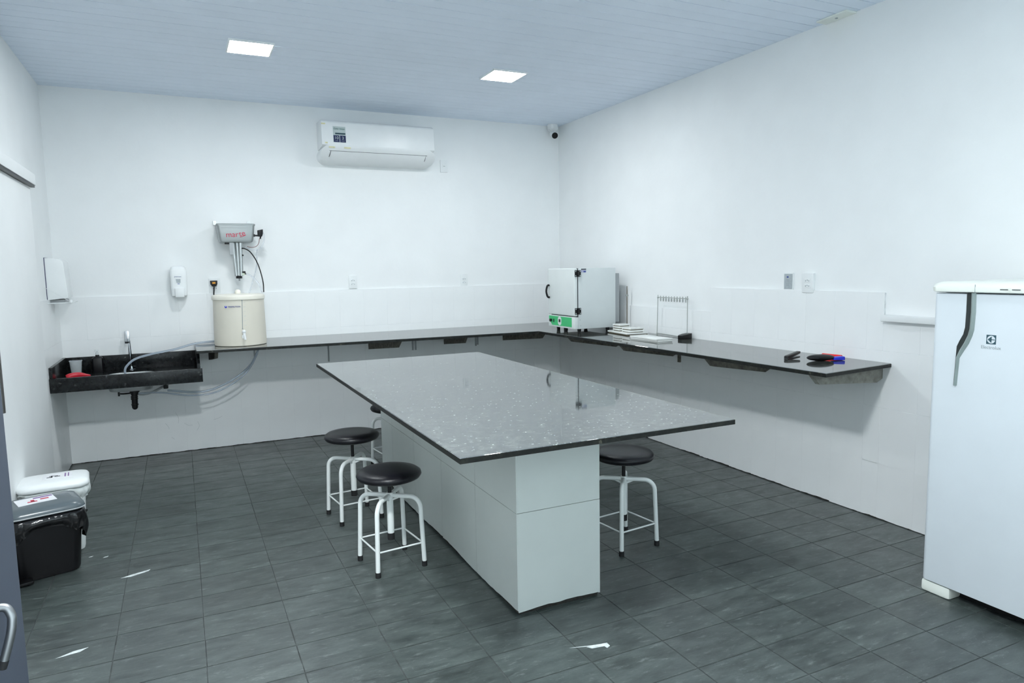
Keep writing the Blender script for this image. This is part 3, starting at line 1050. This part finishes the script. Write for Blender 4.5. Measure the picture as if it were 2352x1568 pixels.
# ------------------------------------------------------------------ security camera, junction box
sc_ = thing('security_camera', 'small white security camera with a black lens in the ceiling corner', 'camera', (-.11, -.08, 2.80))
B().lathe((-.108, -.075, 2.795), [(.050, .06), (.052, .03), (.050, .015), (.03, .0)], 24).build('base', M_white, sc_)
b = B().cyl((-.096, -.068, 2.772), (-.117, -.138, 2.740), .037, .036, 24)
hs = b.build('housing', M_white, sc_, bevel=.006)
B().box(-.155, -.130, -.09, -.06, 2.79, 2.845, bevel=.004).build('bracket', M_white, sc_)
d = (Vector((-.117, -.138, 2.740)) - Vector((-.096, -.068, 2.772))).normalized()
e0 = Vector((-.117, -.138, 2.740))
ln = B().cyl(e0 - d * .002, e0 + d * .004, .031, .029, 24).build('lens', M_black, sc_)
jb = thing('junction_box', 'flat cream cover plate where the ceiling meets the right wall', 'cover plate', (-.04, -3.32, RH))
B().box(-.085, -.002, -3.42, -3.215, RH - .010, RH, bevel=.002, segs=1).build('cover', M_cream, jb)
B().cyl((-.043, -3.32, RH - .013), (-.043, -3.32, RH - .009), .008, seg=12).build('screw', M_greyink, jb)

# ------------------------------------------------------------------ water distiller on the back wall
wd = thing('water_distiller', 'stainless wall mounted water distiller hanging above the beige barrel', 'distiller', (-3.09, -.1, 1.70))
tr = B().rrect_loft((-3.090, -.115, 0), [(.112, .085, 1.700), (.122, .094, 1.706), (.128, .098, 1.722), (.140, .100, 1.822), (.142, .101, 1.838)], .02, seg=5)
tr.build('trough', M_steelh, wd)
B().rrect_loft((-3.090, -.115, 0), [(.146, .104, 1.836), (.147, .105, 1.846), (.144, .101, 1.850)], .02, seg=5).build('rim', M_steelh, wd)
B().box(-3.205, -2.975, -.2168, -.214, 1.815, 1.819).build('pressed_line', M_grey, wd)
for xx in (-3.236, -2.975):
    B().box(xx - .013, xx + .013, -.018, 0, 1.850, 1.882).cyl((xx, -.020, 1.868), (xx, -.017, 1.868), .006, seg=10).build('wall_lug', M_steel, wd)
for (xt, xb_, yy) in ((-3.118, -3.104, -.17), (-3.086, -3.084, -.165), (-3.061, -3.067, -.18)):
    B().cyl((xt, yy, 1.700), (xb_, yy, 1.432), .0155, .0145, 16).build('condenser_tube', M_steel, wd)
B().cyl((-3.086, -.135, 1.70), (-3.086, -.135, 1.44), .020, seg=16).build('condenser_tube', M_steel, wd)
B().box(-3.145, -3.117, -.20, -.195, 1.605, 1.70).build('mounting_plate', M_grey, wd)
B().box(-3.180, -3.145, -.19, -.17, 1.688, 1.702, bevel=.003).build('clip', M_black, wd)
B().cyl((-3.085, -.168, 1.434), (-3.085, -.168, 1.412), .024, seg=18).build('end_cap', M_black, wd)
B().cyl((-3.083, -.168, 1.412), (-3.083, -.168, 1.392), .0065, seg=10).build('nozzle', M_grey, wd)
fs = B().prism([(-2.926, 1.800), (-2.884, 1.808), (-2.886, 1.770), (-2.894, 1.748), (-2.924, 1.750)], 'y', -.20, -.155).build('float_switch', M_black, wd, bevel=.004)
B().cyl((-2.955, -.18, 1.758), (-2.918, -.18, 1.757), .007, seg=10).cyl((-2.905, -.18, 1.75), (-2.906, -.18, 1.730), .007, .005, 10).box(-2.957, -2.948, -.192, -.168, 1.748, 1.768).build('switch_stem', M_black, fs)
B().tube([(-3.055, -.19, 1.655), (-3.030, -.20, 1.650), (-2.990, -.20, 1.622), (-2.948, -.21, 1.548), (-2.923, -.23, 1.459), (-2.912, -.27, 1.370), (-2.915, -.30, 1.300)], .0045).build('black_hose', M_black, wd)
B().tube([(-2.912, -.18, 1.735), (-2.925, -.19, 1.690), (-2.945, -.195, 1.668), (-2.975, -.19, 1.662), (-3.012, -.18, 1.668)], .0022, seg=8).build('thin_cable', mat('brown cable', (.16, .05, .04), .5), wd)
B().tube([(-2.886, -.165, 1.795), (-2.872, -.15, 1.755), (-2.885, -.15, 1.690), (-2.925, -.15, 1.642), (-2.985, -.15, 1.650), (-3.03, -.15, 1.668)], .0045).build('white_tube', M_hosew, wd)
B().tube([(-3.045, -.19, 1.452), (-3.010, -.20, 1.440), (-2.980, -.22, 1.415), (-2.945, -.25, 1.364), (-2.930, -.30, 1.300)], .006).build('clear_tube', M_hosew, wd)
B().tube([(-2.935, -.16, 1.65), (-2.945, -.12, 1.5), (-2.985, -.10, 1.36), (-3.01, -.12, 1.29)], .005).build('clear_tube', M_hosew, wd)
B().box(-3.058, -3.036, -.20, -.18, 1.456, 1.470, bevel=.003).cyl((-3.042, -.19, 1.462), (-3.034, -.195, 1.444), .005).build('valve', M_black, wd)
B().box(-3.053, -3.043, -.20, -.188, 1.592, 1.604, bevel=.002).build('valve', M_black, wd)
B().box(-3.063, -3.040, -.195, -.175, 1.438, 1.455, bevel=.003).build('valve_joint', mat('pale green fitting', (.55, .62, .48), .4), wd)
lt = text('lettering', 'mar', .060, (-3.122, -.2175, 1.762), FACE_Y, M_redink, wd, rot=.03)
text('lettering', 'te', .060, (-3.047, -.2175, 1.771), FACE_Y, M_redink, wd, rot=.20)
B().tube([(-3.066, -.2172, 1.742), (-3.045, -.2172, 1.748), (-3.018, -.2172, 1.760)], .0018, seg=6).build('swoosh', M_redink, wd)

# ------------------------------------------------------------------ beige barrel
TC = (-3.118, -.430)
bt = thing('water_barrel', 'beige plastic water barrel with a small white tap on the worktop', 'barrel', (*TC, WZ))
B().lathe((*TC, WZ), [(.181, 0), (.190, .004), (.192, .02), (.187, .33), (.187, .356)], 48).build('drum', M_tank, bt)
B().lathe((*TC, WZ), [(.189, .352), (.194, .355), (.195, .378), (.189, .388), (.16, .394), (.05, .397), (.004, .397)], 48).build('lid', M_tankl, bt)
B().lathe((TC[0] - .002, TC[1], WZ + .396), [(.022, 0), (.022, .018), (.015, .030), (.004, .034)], 20).build('lid_plug', M_tankl, bt)


def on_drum(x, z, lift=.0):
    r = .192 - (z - WZ - .02) / .31 * .005 + lift
    dx = x - TC[0]
    return Vector((x, TC[1] - math.sqrt(max(0, r * r - dx * dx)), z))


ga = -3.112
B().tube([on_drum(-3.107, 1.250, .002), on_drum(-3.114, 1.035, .002)], .0020, smooth=False, seg=8).ball(on_drum(-3.107, 1.250, .002), .004).ball(on_drum(-3.114, 1.035, .002), .004).build('level_gauge', M_greyink, bt)
g = B()
for q in range(6):
    zz = 1.235 - q * .035
    p = on_drum(-3.092, zz, .0006)
    g.box(p.x - .007, p.x + .007, p.y - .0004, p.y + .0006, zz - .0008, zz + .0008)
g.build('scale_mark', M_pale, bt)
tp_ = on_drum(-3.108, 1.005, 0)
b = B().cyl(tp_ + Vector((0, .01, 0)), tp_ + Vector((0, -.035, 0)), .011).ball(tp_ + Vector((0, -.03, .010)), .014)
b.cyl(tp_ + Vector((0, -.030, 0)), tp_ + Vector((.006, -.040, -.052)), .010, .008).box(tp_.x - .014, tp_.x - .006, tp_.y - .04, tp_.y - .02, tp_.z - .04, tp_.z - .016)
b.build('tap', M_white, bt, angle=50)
pl_ = on_drum(-3.172, 1.203, .0005)
text('lettering', 'PERMUTION', .0158, on_drum(-3.163, 1.203, .0012), FACE_Y @ Matrix.Rotation(-.19, 4, 'Y'), M_blueink, bt, extrude=.0012)
pd = on_drum(-3.221, 1.204, .001)
B().cyl(pd + Vector((.0, .002, 0)), pd + Vector((-.001, -.001, 0)), .0088, seg=20).build('logo_drop', M_blue, bt)
B().cyl(pd + Vector((.0, .0, .004)), pd + Vector((-.001, -.0016, .004)), .0042, seg=14).build('logo_drop', M_tankl, bt)

# hoses of the barrel
tag(B().tube([(-3.235, -.20, .912), (-3.314, -.22, .915), (-3.448, -.25, .908), (-3.596, -.25, .872), (-3.748, -.25, .848), (-3.863, -.25, .818), (-3.921, -.25, .774), (-3.941, -.25, .736), (-3.938, -.25, .690)], .0085, seg=12).build('drain_hose', M_hose, loc=(-3.6, -.25, .7)),
    'clear hose running from behind the barrel down into the black sink', 'hose')
tag(B().tube([(-2.975, -.30, .868), (-2.982, -.30, .833), (-3.049, -.30, .713), (-3.169, -.30, .617), (-3.335, -.30, .543), (-3.477, -.30, .532), (-3.661, -.26, .556)], .0085, seg=12).build('drain_hose', M_hose, loc=(-3.3, -.3, .53)),
    'clear hose looping under the worktop towards the sink elbow', 'hose')
tag(B().tube([(-2.995, -.34, .868), (-2.999, -.34, .797), (-3.106, -.34, .639), (-3.306, -.34, .527), (-3.495, -.34, .513), (-3.704, -.33, .553), (-3.86, -.29, .556)], .006, seg=12).build('drain_hose', M_hose, loc=(-3.3, -.34, .53)),
    'thinner clear hose hanging lowest under the worktop, ending at the drain trap', 'hose')

# ------------------------------------------------------------------ things in and by the sink
cp_ = thing('plastic_cup', 'clear plastic cup standing in the black sink', 'cup', (-4.262, -.20, DZ))
B().lathe((-4.262, -.20, DZ), [(.030, .0), (.031, .002), (.041, .108), (.0395, .108), (.030, .006), (.004, .004)], 28).build('cup_wall', M_clear, cp_)
B().lathe((-4.262, -.20, DZ), [(.0405, .106), (.0435, .108), (.0435, .1135), (.0405, .114)], 28, cap=False).build('rim', M_hosew, cp_)
gl = B().rrect_loft((0, 0, 0), [(.002, .002, 0), (.03, .018, .003)], .01, cap1=False)
gl.bm.clear()
gl.tube([(-4.300, -.43, .742), (-4.27, -.42, .748), (-4.225, -.40, .750), (-4.19, -.39, .744), (-4.155, -.38, .738)], lambda t: .006 + .020 * math.sin(PI * min(1, .18 + t * .82)) * (1 - .45 * t), seg=14)
gl.tube([(-4.28, -.40, .738), (-4.22, -.37, .744), (-4.17, -.36, .738)], lambda t: .006 + .014 * math.sin(PI * min(1, .15 + t * .85)), seg=12)
gl.move(Matrix.Translation((0, 0, -.008)))
tag(gl.build('rubber_glove', M_red, loc=(-4.23, -.40, DZ), angle=70), 'glossy red rubber glove lying in the black sink', 'glove')
pb_ = thing('pump_bottle', 'small black pump bottle with a clear top against the sink splash', 'bottle', (-4.132, -.075, DZ))
B().rrect_loft((-4.132, -.075, 0), [(.036, .022, DZ), (.038, .024, DZ + .01), (.038, .024, .822), (.030, .018, .832), (.014, .012, .836), (.013, .012, .848)], .015).build('bottle', M_black, pb_)
B().cyl((-4.132, -.075, .848), (-4.132, -.075, .866), .011).cyl((-4.132, -.075, .866), (-4.132, -.075, .878), .005).box(-4.150, -4.122, -.083, -.067, .876, .886, bevel=.003).build('pump', M_clear, pb_)

# ------------------------------------------------------------------ soap dispenser
sd = thing('soap_dispenser', 'white soap dispenser with a small grey window on the back wall', 'dispenser', (-3.53, -.05, 1.28))
rows = []
N = 16
b = B()
b.rrect_loft((-3.530, -.052, 0), [(.046, .036, 1.278), (.056, .050, 1.284), (.060, .052, 1.36), (.062, .050, 1.45), (.060, .046, 1.49), (.052, .040, 1.512), (.036, .028, 1.522)], .022)
b.build('housing', M_white, sd)
B().box(-3.562, -3.494, -.124, -.095, 1.272, 1.347, bevel=.008).build('push_lever', M_white, sd)
B().prism([(-3.552, 1.417), (-3.517, 1.417), (-3.519, 1.386), (-3.546, 1.386)], 'y', -.1045, -.098).build('window', M_grille, sd)
B().rrect_loft((0, 0, 0), [(.01, .01, 0), (.01, .01, .001)], .004).build('x', M_white) if False else None
B().box(-3.560, -3.507, -.1035, -.098, 1.376, 1.455, bevel=.006).build('label', M_white, sd)
text('lettering', 'premisse', .0135, (-3.536, -.1045, 1.436), FACE_Y, M_blueink, sd)
B().box(-3.541, -3.524, -.1045, -.1030, 1.377, 1.381).build('label_line', M_blueink, sd)

# ------------------------------------------------------------------ towel dispenser + wire shelf on the left wall
td = thing('towel_dispenser', 'white paper towel dispenser on the left wall by the corner', 'dispenser', (-RW, -.28, 1.30))
pf = [(-RW + .003, 1.585), (-RW + .070, 1.583)]
for q in range(7):
    a = q / 6 * PI / 2
    pf.append((-RW + .075 + .040 * math.sin(a), 1.541 + .040 * math.cos(a)))
pf += [(-RW + .124, 1.40), (-RW + .128, 1.300), (-RW + .003, 1.288)]
B().prism(pf, 'y', -.40, -.15).build('cover', M_white, td, bevel=.004)
B().box(-RW, -RW + .004, -.403, -.147, 1.286, 1.588).build('back_plate', M_navy, td)
B().box(-RW + .004, -RW + .105, -.37, -.18, 1.262, 1.290, bevel=.004).build('paper_slot', M_grey, td)
ws = thing('wire_shelf', 'thin white wire shelf below the towel dispenser', 'shelf', (-RW, -.45, 1.27))
b = B()
for yy in (-.48, -.44):
    b.tube([(-RW + .002, yy, 1.268), (-RW + .155, yy, 1.268)], .0025, smooth=False, seg=8)
b.tube([(-RW + .155, -.48, 1.268), (-RW + .155, -.14, 1.268)], .003, smooth=False, seg=8).tube([(-RW + .01, -.48, 1.268), (-RW + .01, -.14, 1.268)], .003, smooth=False, seg=8)
b.tube([(-RW + .002, -.48, 1.38), (-RW + .155, -.48, 1.272)], .0016, smooth=False, seg=8)
b.build('wire_frame', M_wirew, ws)
B().cyl((-RW + .155, -.486, 1.268), (-RW + .155, -.486, 1.290), .008, seg=12).build('end_knob', M_white, ws)

# ------------------------------------------------------------------ drying oven
ov = thing('drying_oven', 'light grey laboratory drying oven with a green control panel', 'oven', (-.33, -.99, WZ))
OX0, OX1, OY0, OY1 = -.515, -.140, -1.222, -.760
B().box(OX0, OX1, OY0, OY1, .935, 1.446).build('body', M_oven, ov, bevel=.005)
dr = B().box(-.550, OX0 - .004, OY0, OY1, 1.043, 1.446).build('door', M_ovend, ov, bevel=.009, segs=3)
B().box(-.548, OX0, OY0, OY1, .935, 1.036).build('control_box', M_ovend, ov, bevel=.005)
B().box(-.528, -.512, OY0 + .001, OY1 - .02, 1.035, 1.445).build('seam', M_dark, ov)
pn = B().box(-.5500, -.5475, -1.170, -.772, .949, 1.030).build('control_panel', M_green, ov)
B().prism([(-.772, .949), (-.830, .949), (-.772, .995)], 'x', -.5508, -.5500).build('panel_corner', M_ovend, pn)
B().cyl((-.550, -.815, .990), (-.566, -.815, .990), .013, seg=16).build('knob', M_black, pn)
B().box(-.5535, -.550, -.868, -.852, .976, 1.004).build('switch', M_dark, pn)
yc = -.965
pts = []
for q in range(24):
    a = 2 * PI * q / 24
    pts.append((yc + .030 * math.cos(a), .991 + (.014 if math.sin(a) > 0 else -.014) + .024 * math.sin(a)))
B().prism(pts, 'x', -.5512, -.550).build('display_surround', M_ovend, pn)
B().box(-.5525, -.5512, yc - .016, yc + .014, .980, 1.006).build('display', M_dark, pn)
B().tube([(-.553, -.790, 1.300), (-.570, -.784, 1.292), (-.580, -.782, 1.245), (-.570, -.786, 1.200), (-.553, -.792, 1.190)], .009).build('handle', M_black, dr)
for zz in (1.402, 1.086):
    hg = B().box(-.547, -.489, OY0 - .005, OY0, zz - .027, zz + .027).cyl((-.519, OY0 - .008, zz - .027), (-.519, OY0 - .008, zz + .027), .007, seg=12).build('hinge', M_black, ov)
    for dx in (-.021, .021):
        for dz in (-.018, .018):
            B().cyl((-.518 + dx, OY0 - .005, zz + dz), (-.518 + dx, OY0 - .0062, zz + dz), .0048, seg=10).build('screw', M_pale, hg)
B().box(-.484, -.436, OY0 - .0012, OY0, 1.432, 1.441).build('sticker', M_dark, ov)
B().box(-.484, -.436, OY0 - .0012, OY0, 1.410, 1.431).build('sticker', mat('lilac sticker', (.45, .46, .62), .5), ov)
B().box(-.462, -.438, OY0 - .0020, OY0 - .0012, 1.411, 1.422).build('sticker_mark', M_blueink, ov)
B().box(OX1, -.088, -1.20, -.79, .975, 1.397).build('rear_box', M_grey, ov, bevel=.003)
for (xx, yy) in ((-.475, -1.17), (-.475, -.81), (-.19, -1.17), (-.19, -.81)):
    B().cyl((xx, yy, WZ), (xx, yy, .936), .014, .018, 14).build('foot', M_black, ov)
B().lathe((-.50, -.985, WZ), [(.016, .0), (.018, .01), (.018, .036)], 16).build('foot', M_black, ov)
for (xx, zz) in ((-.508, 1.012), (-.500, .962)):
    B().cyl((xx + .01, OY0, zz), (xx + .01, OY0 - .002, zz), .003, seg=8).build('screw', M_greyink, ov)


# ------------------------------------------------------------------ white ceramic plates on the worktop
def plate_(label, cx, cy, z, sx, sy, rz=0, th=.020, group='white ceramic plates by the oven', body=.008):
    t = thing('ceramic_plate', label, 'plate', (cx, cy, z), group)
    B().box(cx - sx / 2 + .006, cx + sx / 2 - .006, cy - sy / 2 + .006, cy + sy / 2 - .006, z, z + body, rz=rz).build('clay_base', M_clay, t)
    B().box(cx - sx / 2, cx + sx / 2, cy - sy / 2, cy + sy / 2, z + body, z + th, rz=rz).build('glaze', M_ceram, t, bevel=.003)
    return t


plate_('long white ceramic slab carrying the two small plate stacks beside the oven', -.195, -1.480, WZ, .20, .330, -.10)
for i, zz in enumerate((.920, .939, .958)):
    plate_(['lowest', 'middle', 'topmost'][i] + ' small white plate in the taller stack nearest the oven', -.205, -1.405, zz, .105, .105, .05 * (i - 1), .019, body=.006)
for i, zz in enumerate((.920, .939)):
    plate_(['lower', 'upper'][i] + ' small white plate of the short stack away from the oven', -.200, -1.560, zz, .135, .12, -.06 + .08 * i, .019, body=.006 if i else .005)
t = thing('ceramic_plate', 'lower large flat white plate lying alone in front of the wire rack', 'plate', (-.335, -1.985, WZ), 'flat white plates')
B().box(-.405, -.268, -2.150, -1.822, WZ, WZ + .011, rz=.03).build('glaze', M_ceram, t, bevel=.003)
t = thing('ceramic_plate', 'upper large flat white plate lying alone in front of the wire rack', 'plate', (-.335, -1.985, WZ + .011), 'flat white plates')
B().box(-.412, -.262, -2.152, -1.818, WZ + .0125, WZ + .024, rz=.0).build('glaze', M_ceram, t, bevel=.003)
B().box(-.400, -.274, -2.140, -1.830, WZ + .0108, WZ + .0127).build('bed', M_pale, t)

# ------------------------------------------------------------------ retort stand and wire rack
rs = thing('retort_stand', 'slim metal retort stand rising behind the white plate stacks', 'stand', (-.055, -1.270, WZ))
B().box(-.088, -.022, -1.34, -1.20, WZ, WZ + .012).build('base', M_darkst, rs, bevel=.002)
B().cyl((-.055, -1.270, WZ + .012), (-.055, -1.270, 1.285), .0048, seg=12).build('rod', mat('bronze rod', (.17, .15, .12), .4, .3), rs)
B().cyl((-.055, -1.270, 1.198), (-.055, -1.270, 1.213), .010, seg=12).cyl((-.055, -1.285, 1.206), (-.055, -1.258, 1.206), .004).build('clamp', M_wire, rs)
rk = thing('pipette_rack', 'open wire rack with ten small clips standing against the right wall', 'rack', (-.06, -1.88, WZ))
ya, yb = -1.690, -2.062
for yy, z0 in ((ya, .912), (yb, .905)):
    B().cyl((-.055, yy, z0), (-.055, yy + (-.012 if yy == ya else .0), 1.222), .0032, seg=10).ball((-.055, yy + (-.012 if yy == ya else 0), 1.202), .008).build('post', M_wire, rk)
B().cyl((-.055, ya - .012, 1.203), (-.055, yb, 1.203), .0028, seg=10).build('cross_bar', M_wire, rk)
for q in range(10):
    yy = ya - .012 + (yb - ya + .012) * (q + 1) / 10.6
    B().cyl((-.055, yy, 1.216), (-.055, yy, 1.172), .0030, seg=8).cyl((-.055, yy, 1.196), (-.055, yy, 1.176), .0052, .0038, 8).build('clip', M_wire, rk)
B().cyl((-.055, ya, .912), (-.055, yb, .905), .0035, seg=10).cyl((-.055, ya, .90), (-.055, ya, .914), .006).build('base_bar', M_wire, rk)
ft = B()
ft.prism([(-.150, -2.070), (-.125, -2.048), (-.085, -2.036), (-.040, -2.040), (-.036, -2.095), (-.08, -2.104), (-.145, -2.108)], 'z', WZ, WZ + .028)
for v in ft.bm.verts:
    if v.co.z > WZ + .01:
        v.co.z += max(0, (v.co.x + .150)) * .12
ft.build('foot_block', M_black, rk, bevel=.003)

# ------------------------------------------------------------------ small tools at the worktop end
sp = thing('stapler', 'black stapler lying near the free end of the worktop', 'stapler', (-.28, -3.28, WZ))
ang = math.atan2(.059, .185)
Rm = Matrix.Translation((-.280, -3.282, 0)) @ Matrix.Rotation(ang, 4, 'Z') @ Matrix.Translation((0, 0, WZ)) @ Matrix.Diagonal((.9, .9, .8, 1)) @ Matrix.Translation((0, 0, -WZ))
B().prism([(-.092, WZ), (.085, WZ), (.088, WZ + .006), (-.088, WZ + .009)], 'y', -.014, .014).move(Rm).build('base', M_black, sp, bevel=.002)
B().prism([(-.096, WZ + .008), (-.092, WZ + .026), (-.02, WZ + .033), (.085, WZ + .043), (.095, WZ + .037), (.088, WZ + .024), (-.03, WZ + .008)], 'y', -.013, .013).move(Rm).build('arm', M_black, sp, bevel=.004)
B().prism([(-.092, WZ + .004), (-.092, WZ + .02), (-.05, WZ + .024), (-.05, WZ + .004)], 'y', -.010, .010).move(Rm).build('hinge_block', M_dark, sp)
hb_ = thing('hand_brush', 'black oval hand brush with a short blue handle on the worktop end', 'brush', (-.245, -3.455, WZ))
a2 = math.atan2(-.054, .148)
Rb = Matrix.Translation((-.245, -3.452, 0)) @ Matrix.Rotation(a2, 4, 'Z')
bo = B().ball((0, 0, WZ + .019), 1, (.082, .036, .019), 28, 14)
bo.move(Rb).build('oval_head', M_black, hb_, angle=80)
B().prism([(.068, WZ + .004), (.070, WZ + .019), (.136, WZ + .023), (.138, WZ + .002)], 'y', -.020, .020).move(Rb).build('handle', M_blue, hb_, bevel=.004)
sn = thing('spatula', 'red handled spatula with a pale blade lying behind the black brush', 'spatula', (-.10, -3.40, WZ))
B().cyl((-.105, -3.345, WZ + .012), (-.085, -3.463, WZ + .012), .0115, .0115, 16).build('handle', M_redp, sn, bevel=.002)
B().box(-.112, -.098, -3.345, -3.290, WZ + .006, WZ + .009).build('blade', M_pale, sn)


# ------------------------------------------------------------------ waste bins by the left wall
bc = Vector((-4.205, -2.235, 0))
brz = math.radians(17)
Rb = Matrix.Translation(bc) @ Matrix.Rotation(brz, 4, 'Z')
bk = thing('pedal_bin', 'black pedal bin with a grey lid near the door on the left', 'bin', bc)
B().rrect_loft((0, 0, 0), [(.125, .105, .003), (.130, .110, .02), (.150, .128, .30), (.152, .130, .318)], .04).move(Rb).build('body', M_black, bk)
lid = B().rrect_loft((0, 0, 0), [(.164, .138, .316), (.166, .140, .324), (.163, .137, .336), (.150, .124, .352), (.115, .095, .360), (.05, .04, .362)], .055, seg=8)
lid.move(Rb)
ld = lid.build('lid', M_binlid, bk, angle=60)
B().rrect_loft((0, 0, 0), [(.1665, .1405, .318), (.1685, .1425, .321), (.1665, .1405, .3245)], .056, seg=8, cap0=False, cap1=False).move(Rb).build('lid_rim', M_grey, ld)
B().box(-.195, -.135, -.10, -.02, .285, .318, bevel=.006).move(Rb).build('hinge_block', M_binlid, bk)
B().box(-.172, -.148, -.098, -.060, .01, .29, bevel=.004).move(Rb).build('pedal_rod', M_black, bk)
B().box(-.14, -.08, -.165, -.105, .010, .024, bevel=.005).move(Rb).build('pedal', M_black, bk)
lbm = B().box(-.105, .055, -.045, .065, .3605, .3635, rz=.05).move(Rb).build('label', M_paper, ld)
B().box(-.06, -.02, -.02, -.005, .3634, .3642).box(-.005, .03, .0, .018, .3634, .3642).box(-.045, -.03, -.015, .02, .3634, .3642).move(Rb).build('label_mark', M_redink, lbm)
B().box(-.03, .05, .035, .055, .3634, .3642, rz=.05).move(Rb).build('label_mark', M_purple, lbm)
def draped_bag(hx, hy, zt, drop, seed, fold=.005):
    rg = random.Random(seed)
    ph = [rg.uniform(0, 6.28) for _ in range(6)]
    b = B()
    n, m = 96, 12
    rows = []
    for j in range(m + 1):
        t = j / m
        row = []
        for i in range(n + 1):
            a = 2 * PI * (i % n) / n
            ca, sa = math.cos(a), math.sin(a)
            e = .36
            px = hx * math.copysign(abs(ca) ** e, ca)
            py = hy * math.copysign(abs(sa) ** e, sa)
            lobe = .75 + .25 * math.sin(a * 2 + ph[0]) + .10 * math.sin(a * 7 + ph[1])
            out = .004 + (.014 * math.sin(PI * min(1, t * 1.1)) + fold * t * (math.sin(a * 13 + ph[2] + 4 * t) + .7 * math.sin(a * 23 + ph[3] - 3 * t)))
            if j == 0:
                out = -.006
            z = zt - drop * lobe * t + .004 * math.sin(a * 17 + ph[4]) * t
            k = 1 - .03 * t
            row.append((px * k + ca * out, py * k + sa * out, z))
        rows.append(row)
    b.grid(rows)
    bmesh.ops.remove_doubles(b.bm, verts=b.bm.verts, dist=.0001)
    return b


bg = draped_bag(.158, .136, .314, .150, 3, .007)
tl = bg.tube([(.165, .02, .255), (.180, .015, .252), (.192, .02, .258)], lambda t: .012 - .007 * t, seg=8)
bg.move(Rb)
tag(bg.build('trash_bag', M_bag, loc=bc, angle=75), 'shiny black bag folded over the black bin rim', 'bag')

wc = Vector((-4.195, -1.935, 0))
wb = thing('waste_bin', 'white waste bin with a white lid behind the black bin', 'bin', wc)
Rw = Matrix.Translation(wc) @ Matrix.Rotation(math.radians(6), 4, 'Z')
B().rrect_loft((0, 0, 0), [(.118, .095, .002), (.122, .100, .02), (.144, .115, .355), (.145, .116, .365)], .035).move(Rw).build('body', M_binw, wb)
ld = B().rrect_loft((0, 0, 0), [(.158, .136, .352), (.162, .140, .358), (.162, .140, .372), (.155, .132, .384), (.13, .10, .392), (.05, .04, .394)], .06, seg=8).move(Rw).build('lid', M_white, wb, angle=60)
lw = B().box(-.05, .085, -.035, .06, .3915, .3948).move(Rw).build('label', M_paper, ld)
B().box(-.03, -.005, -.012, .0, .3947, .3956).box(.005, .03, -.005, .006, .3947, .3956).box(-.02, .02, .012, .02, .3947, .3956).box(-.012, -.004, -.015, .025, .3947, .3956).move(Rw).build('label_mark', M_dark, lw)
B().box(.05, .056, -.025, .05, .3947, .3956).box(.065, .070, -.025, .05, .3947, .3956).move(Rw).build('label_mark', M_purple, lw)
bw2 = draped_bag(.148, .118, .358, .075, 9, .004)
bw2.move(Rw)
tag(bw2.build('bin_liner', M_bagw, loc=wc, angle=75), 'crumpled whitish liner folded over the white bin rim', 'bag')
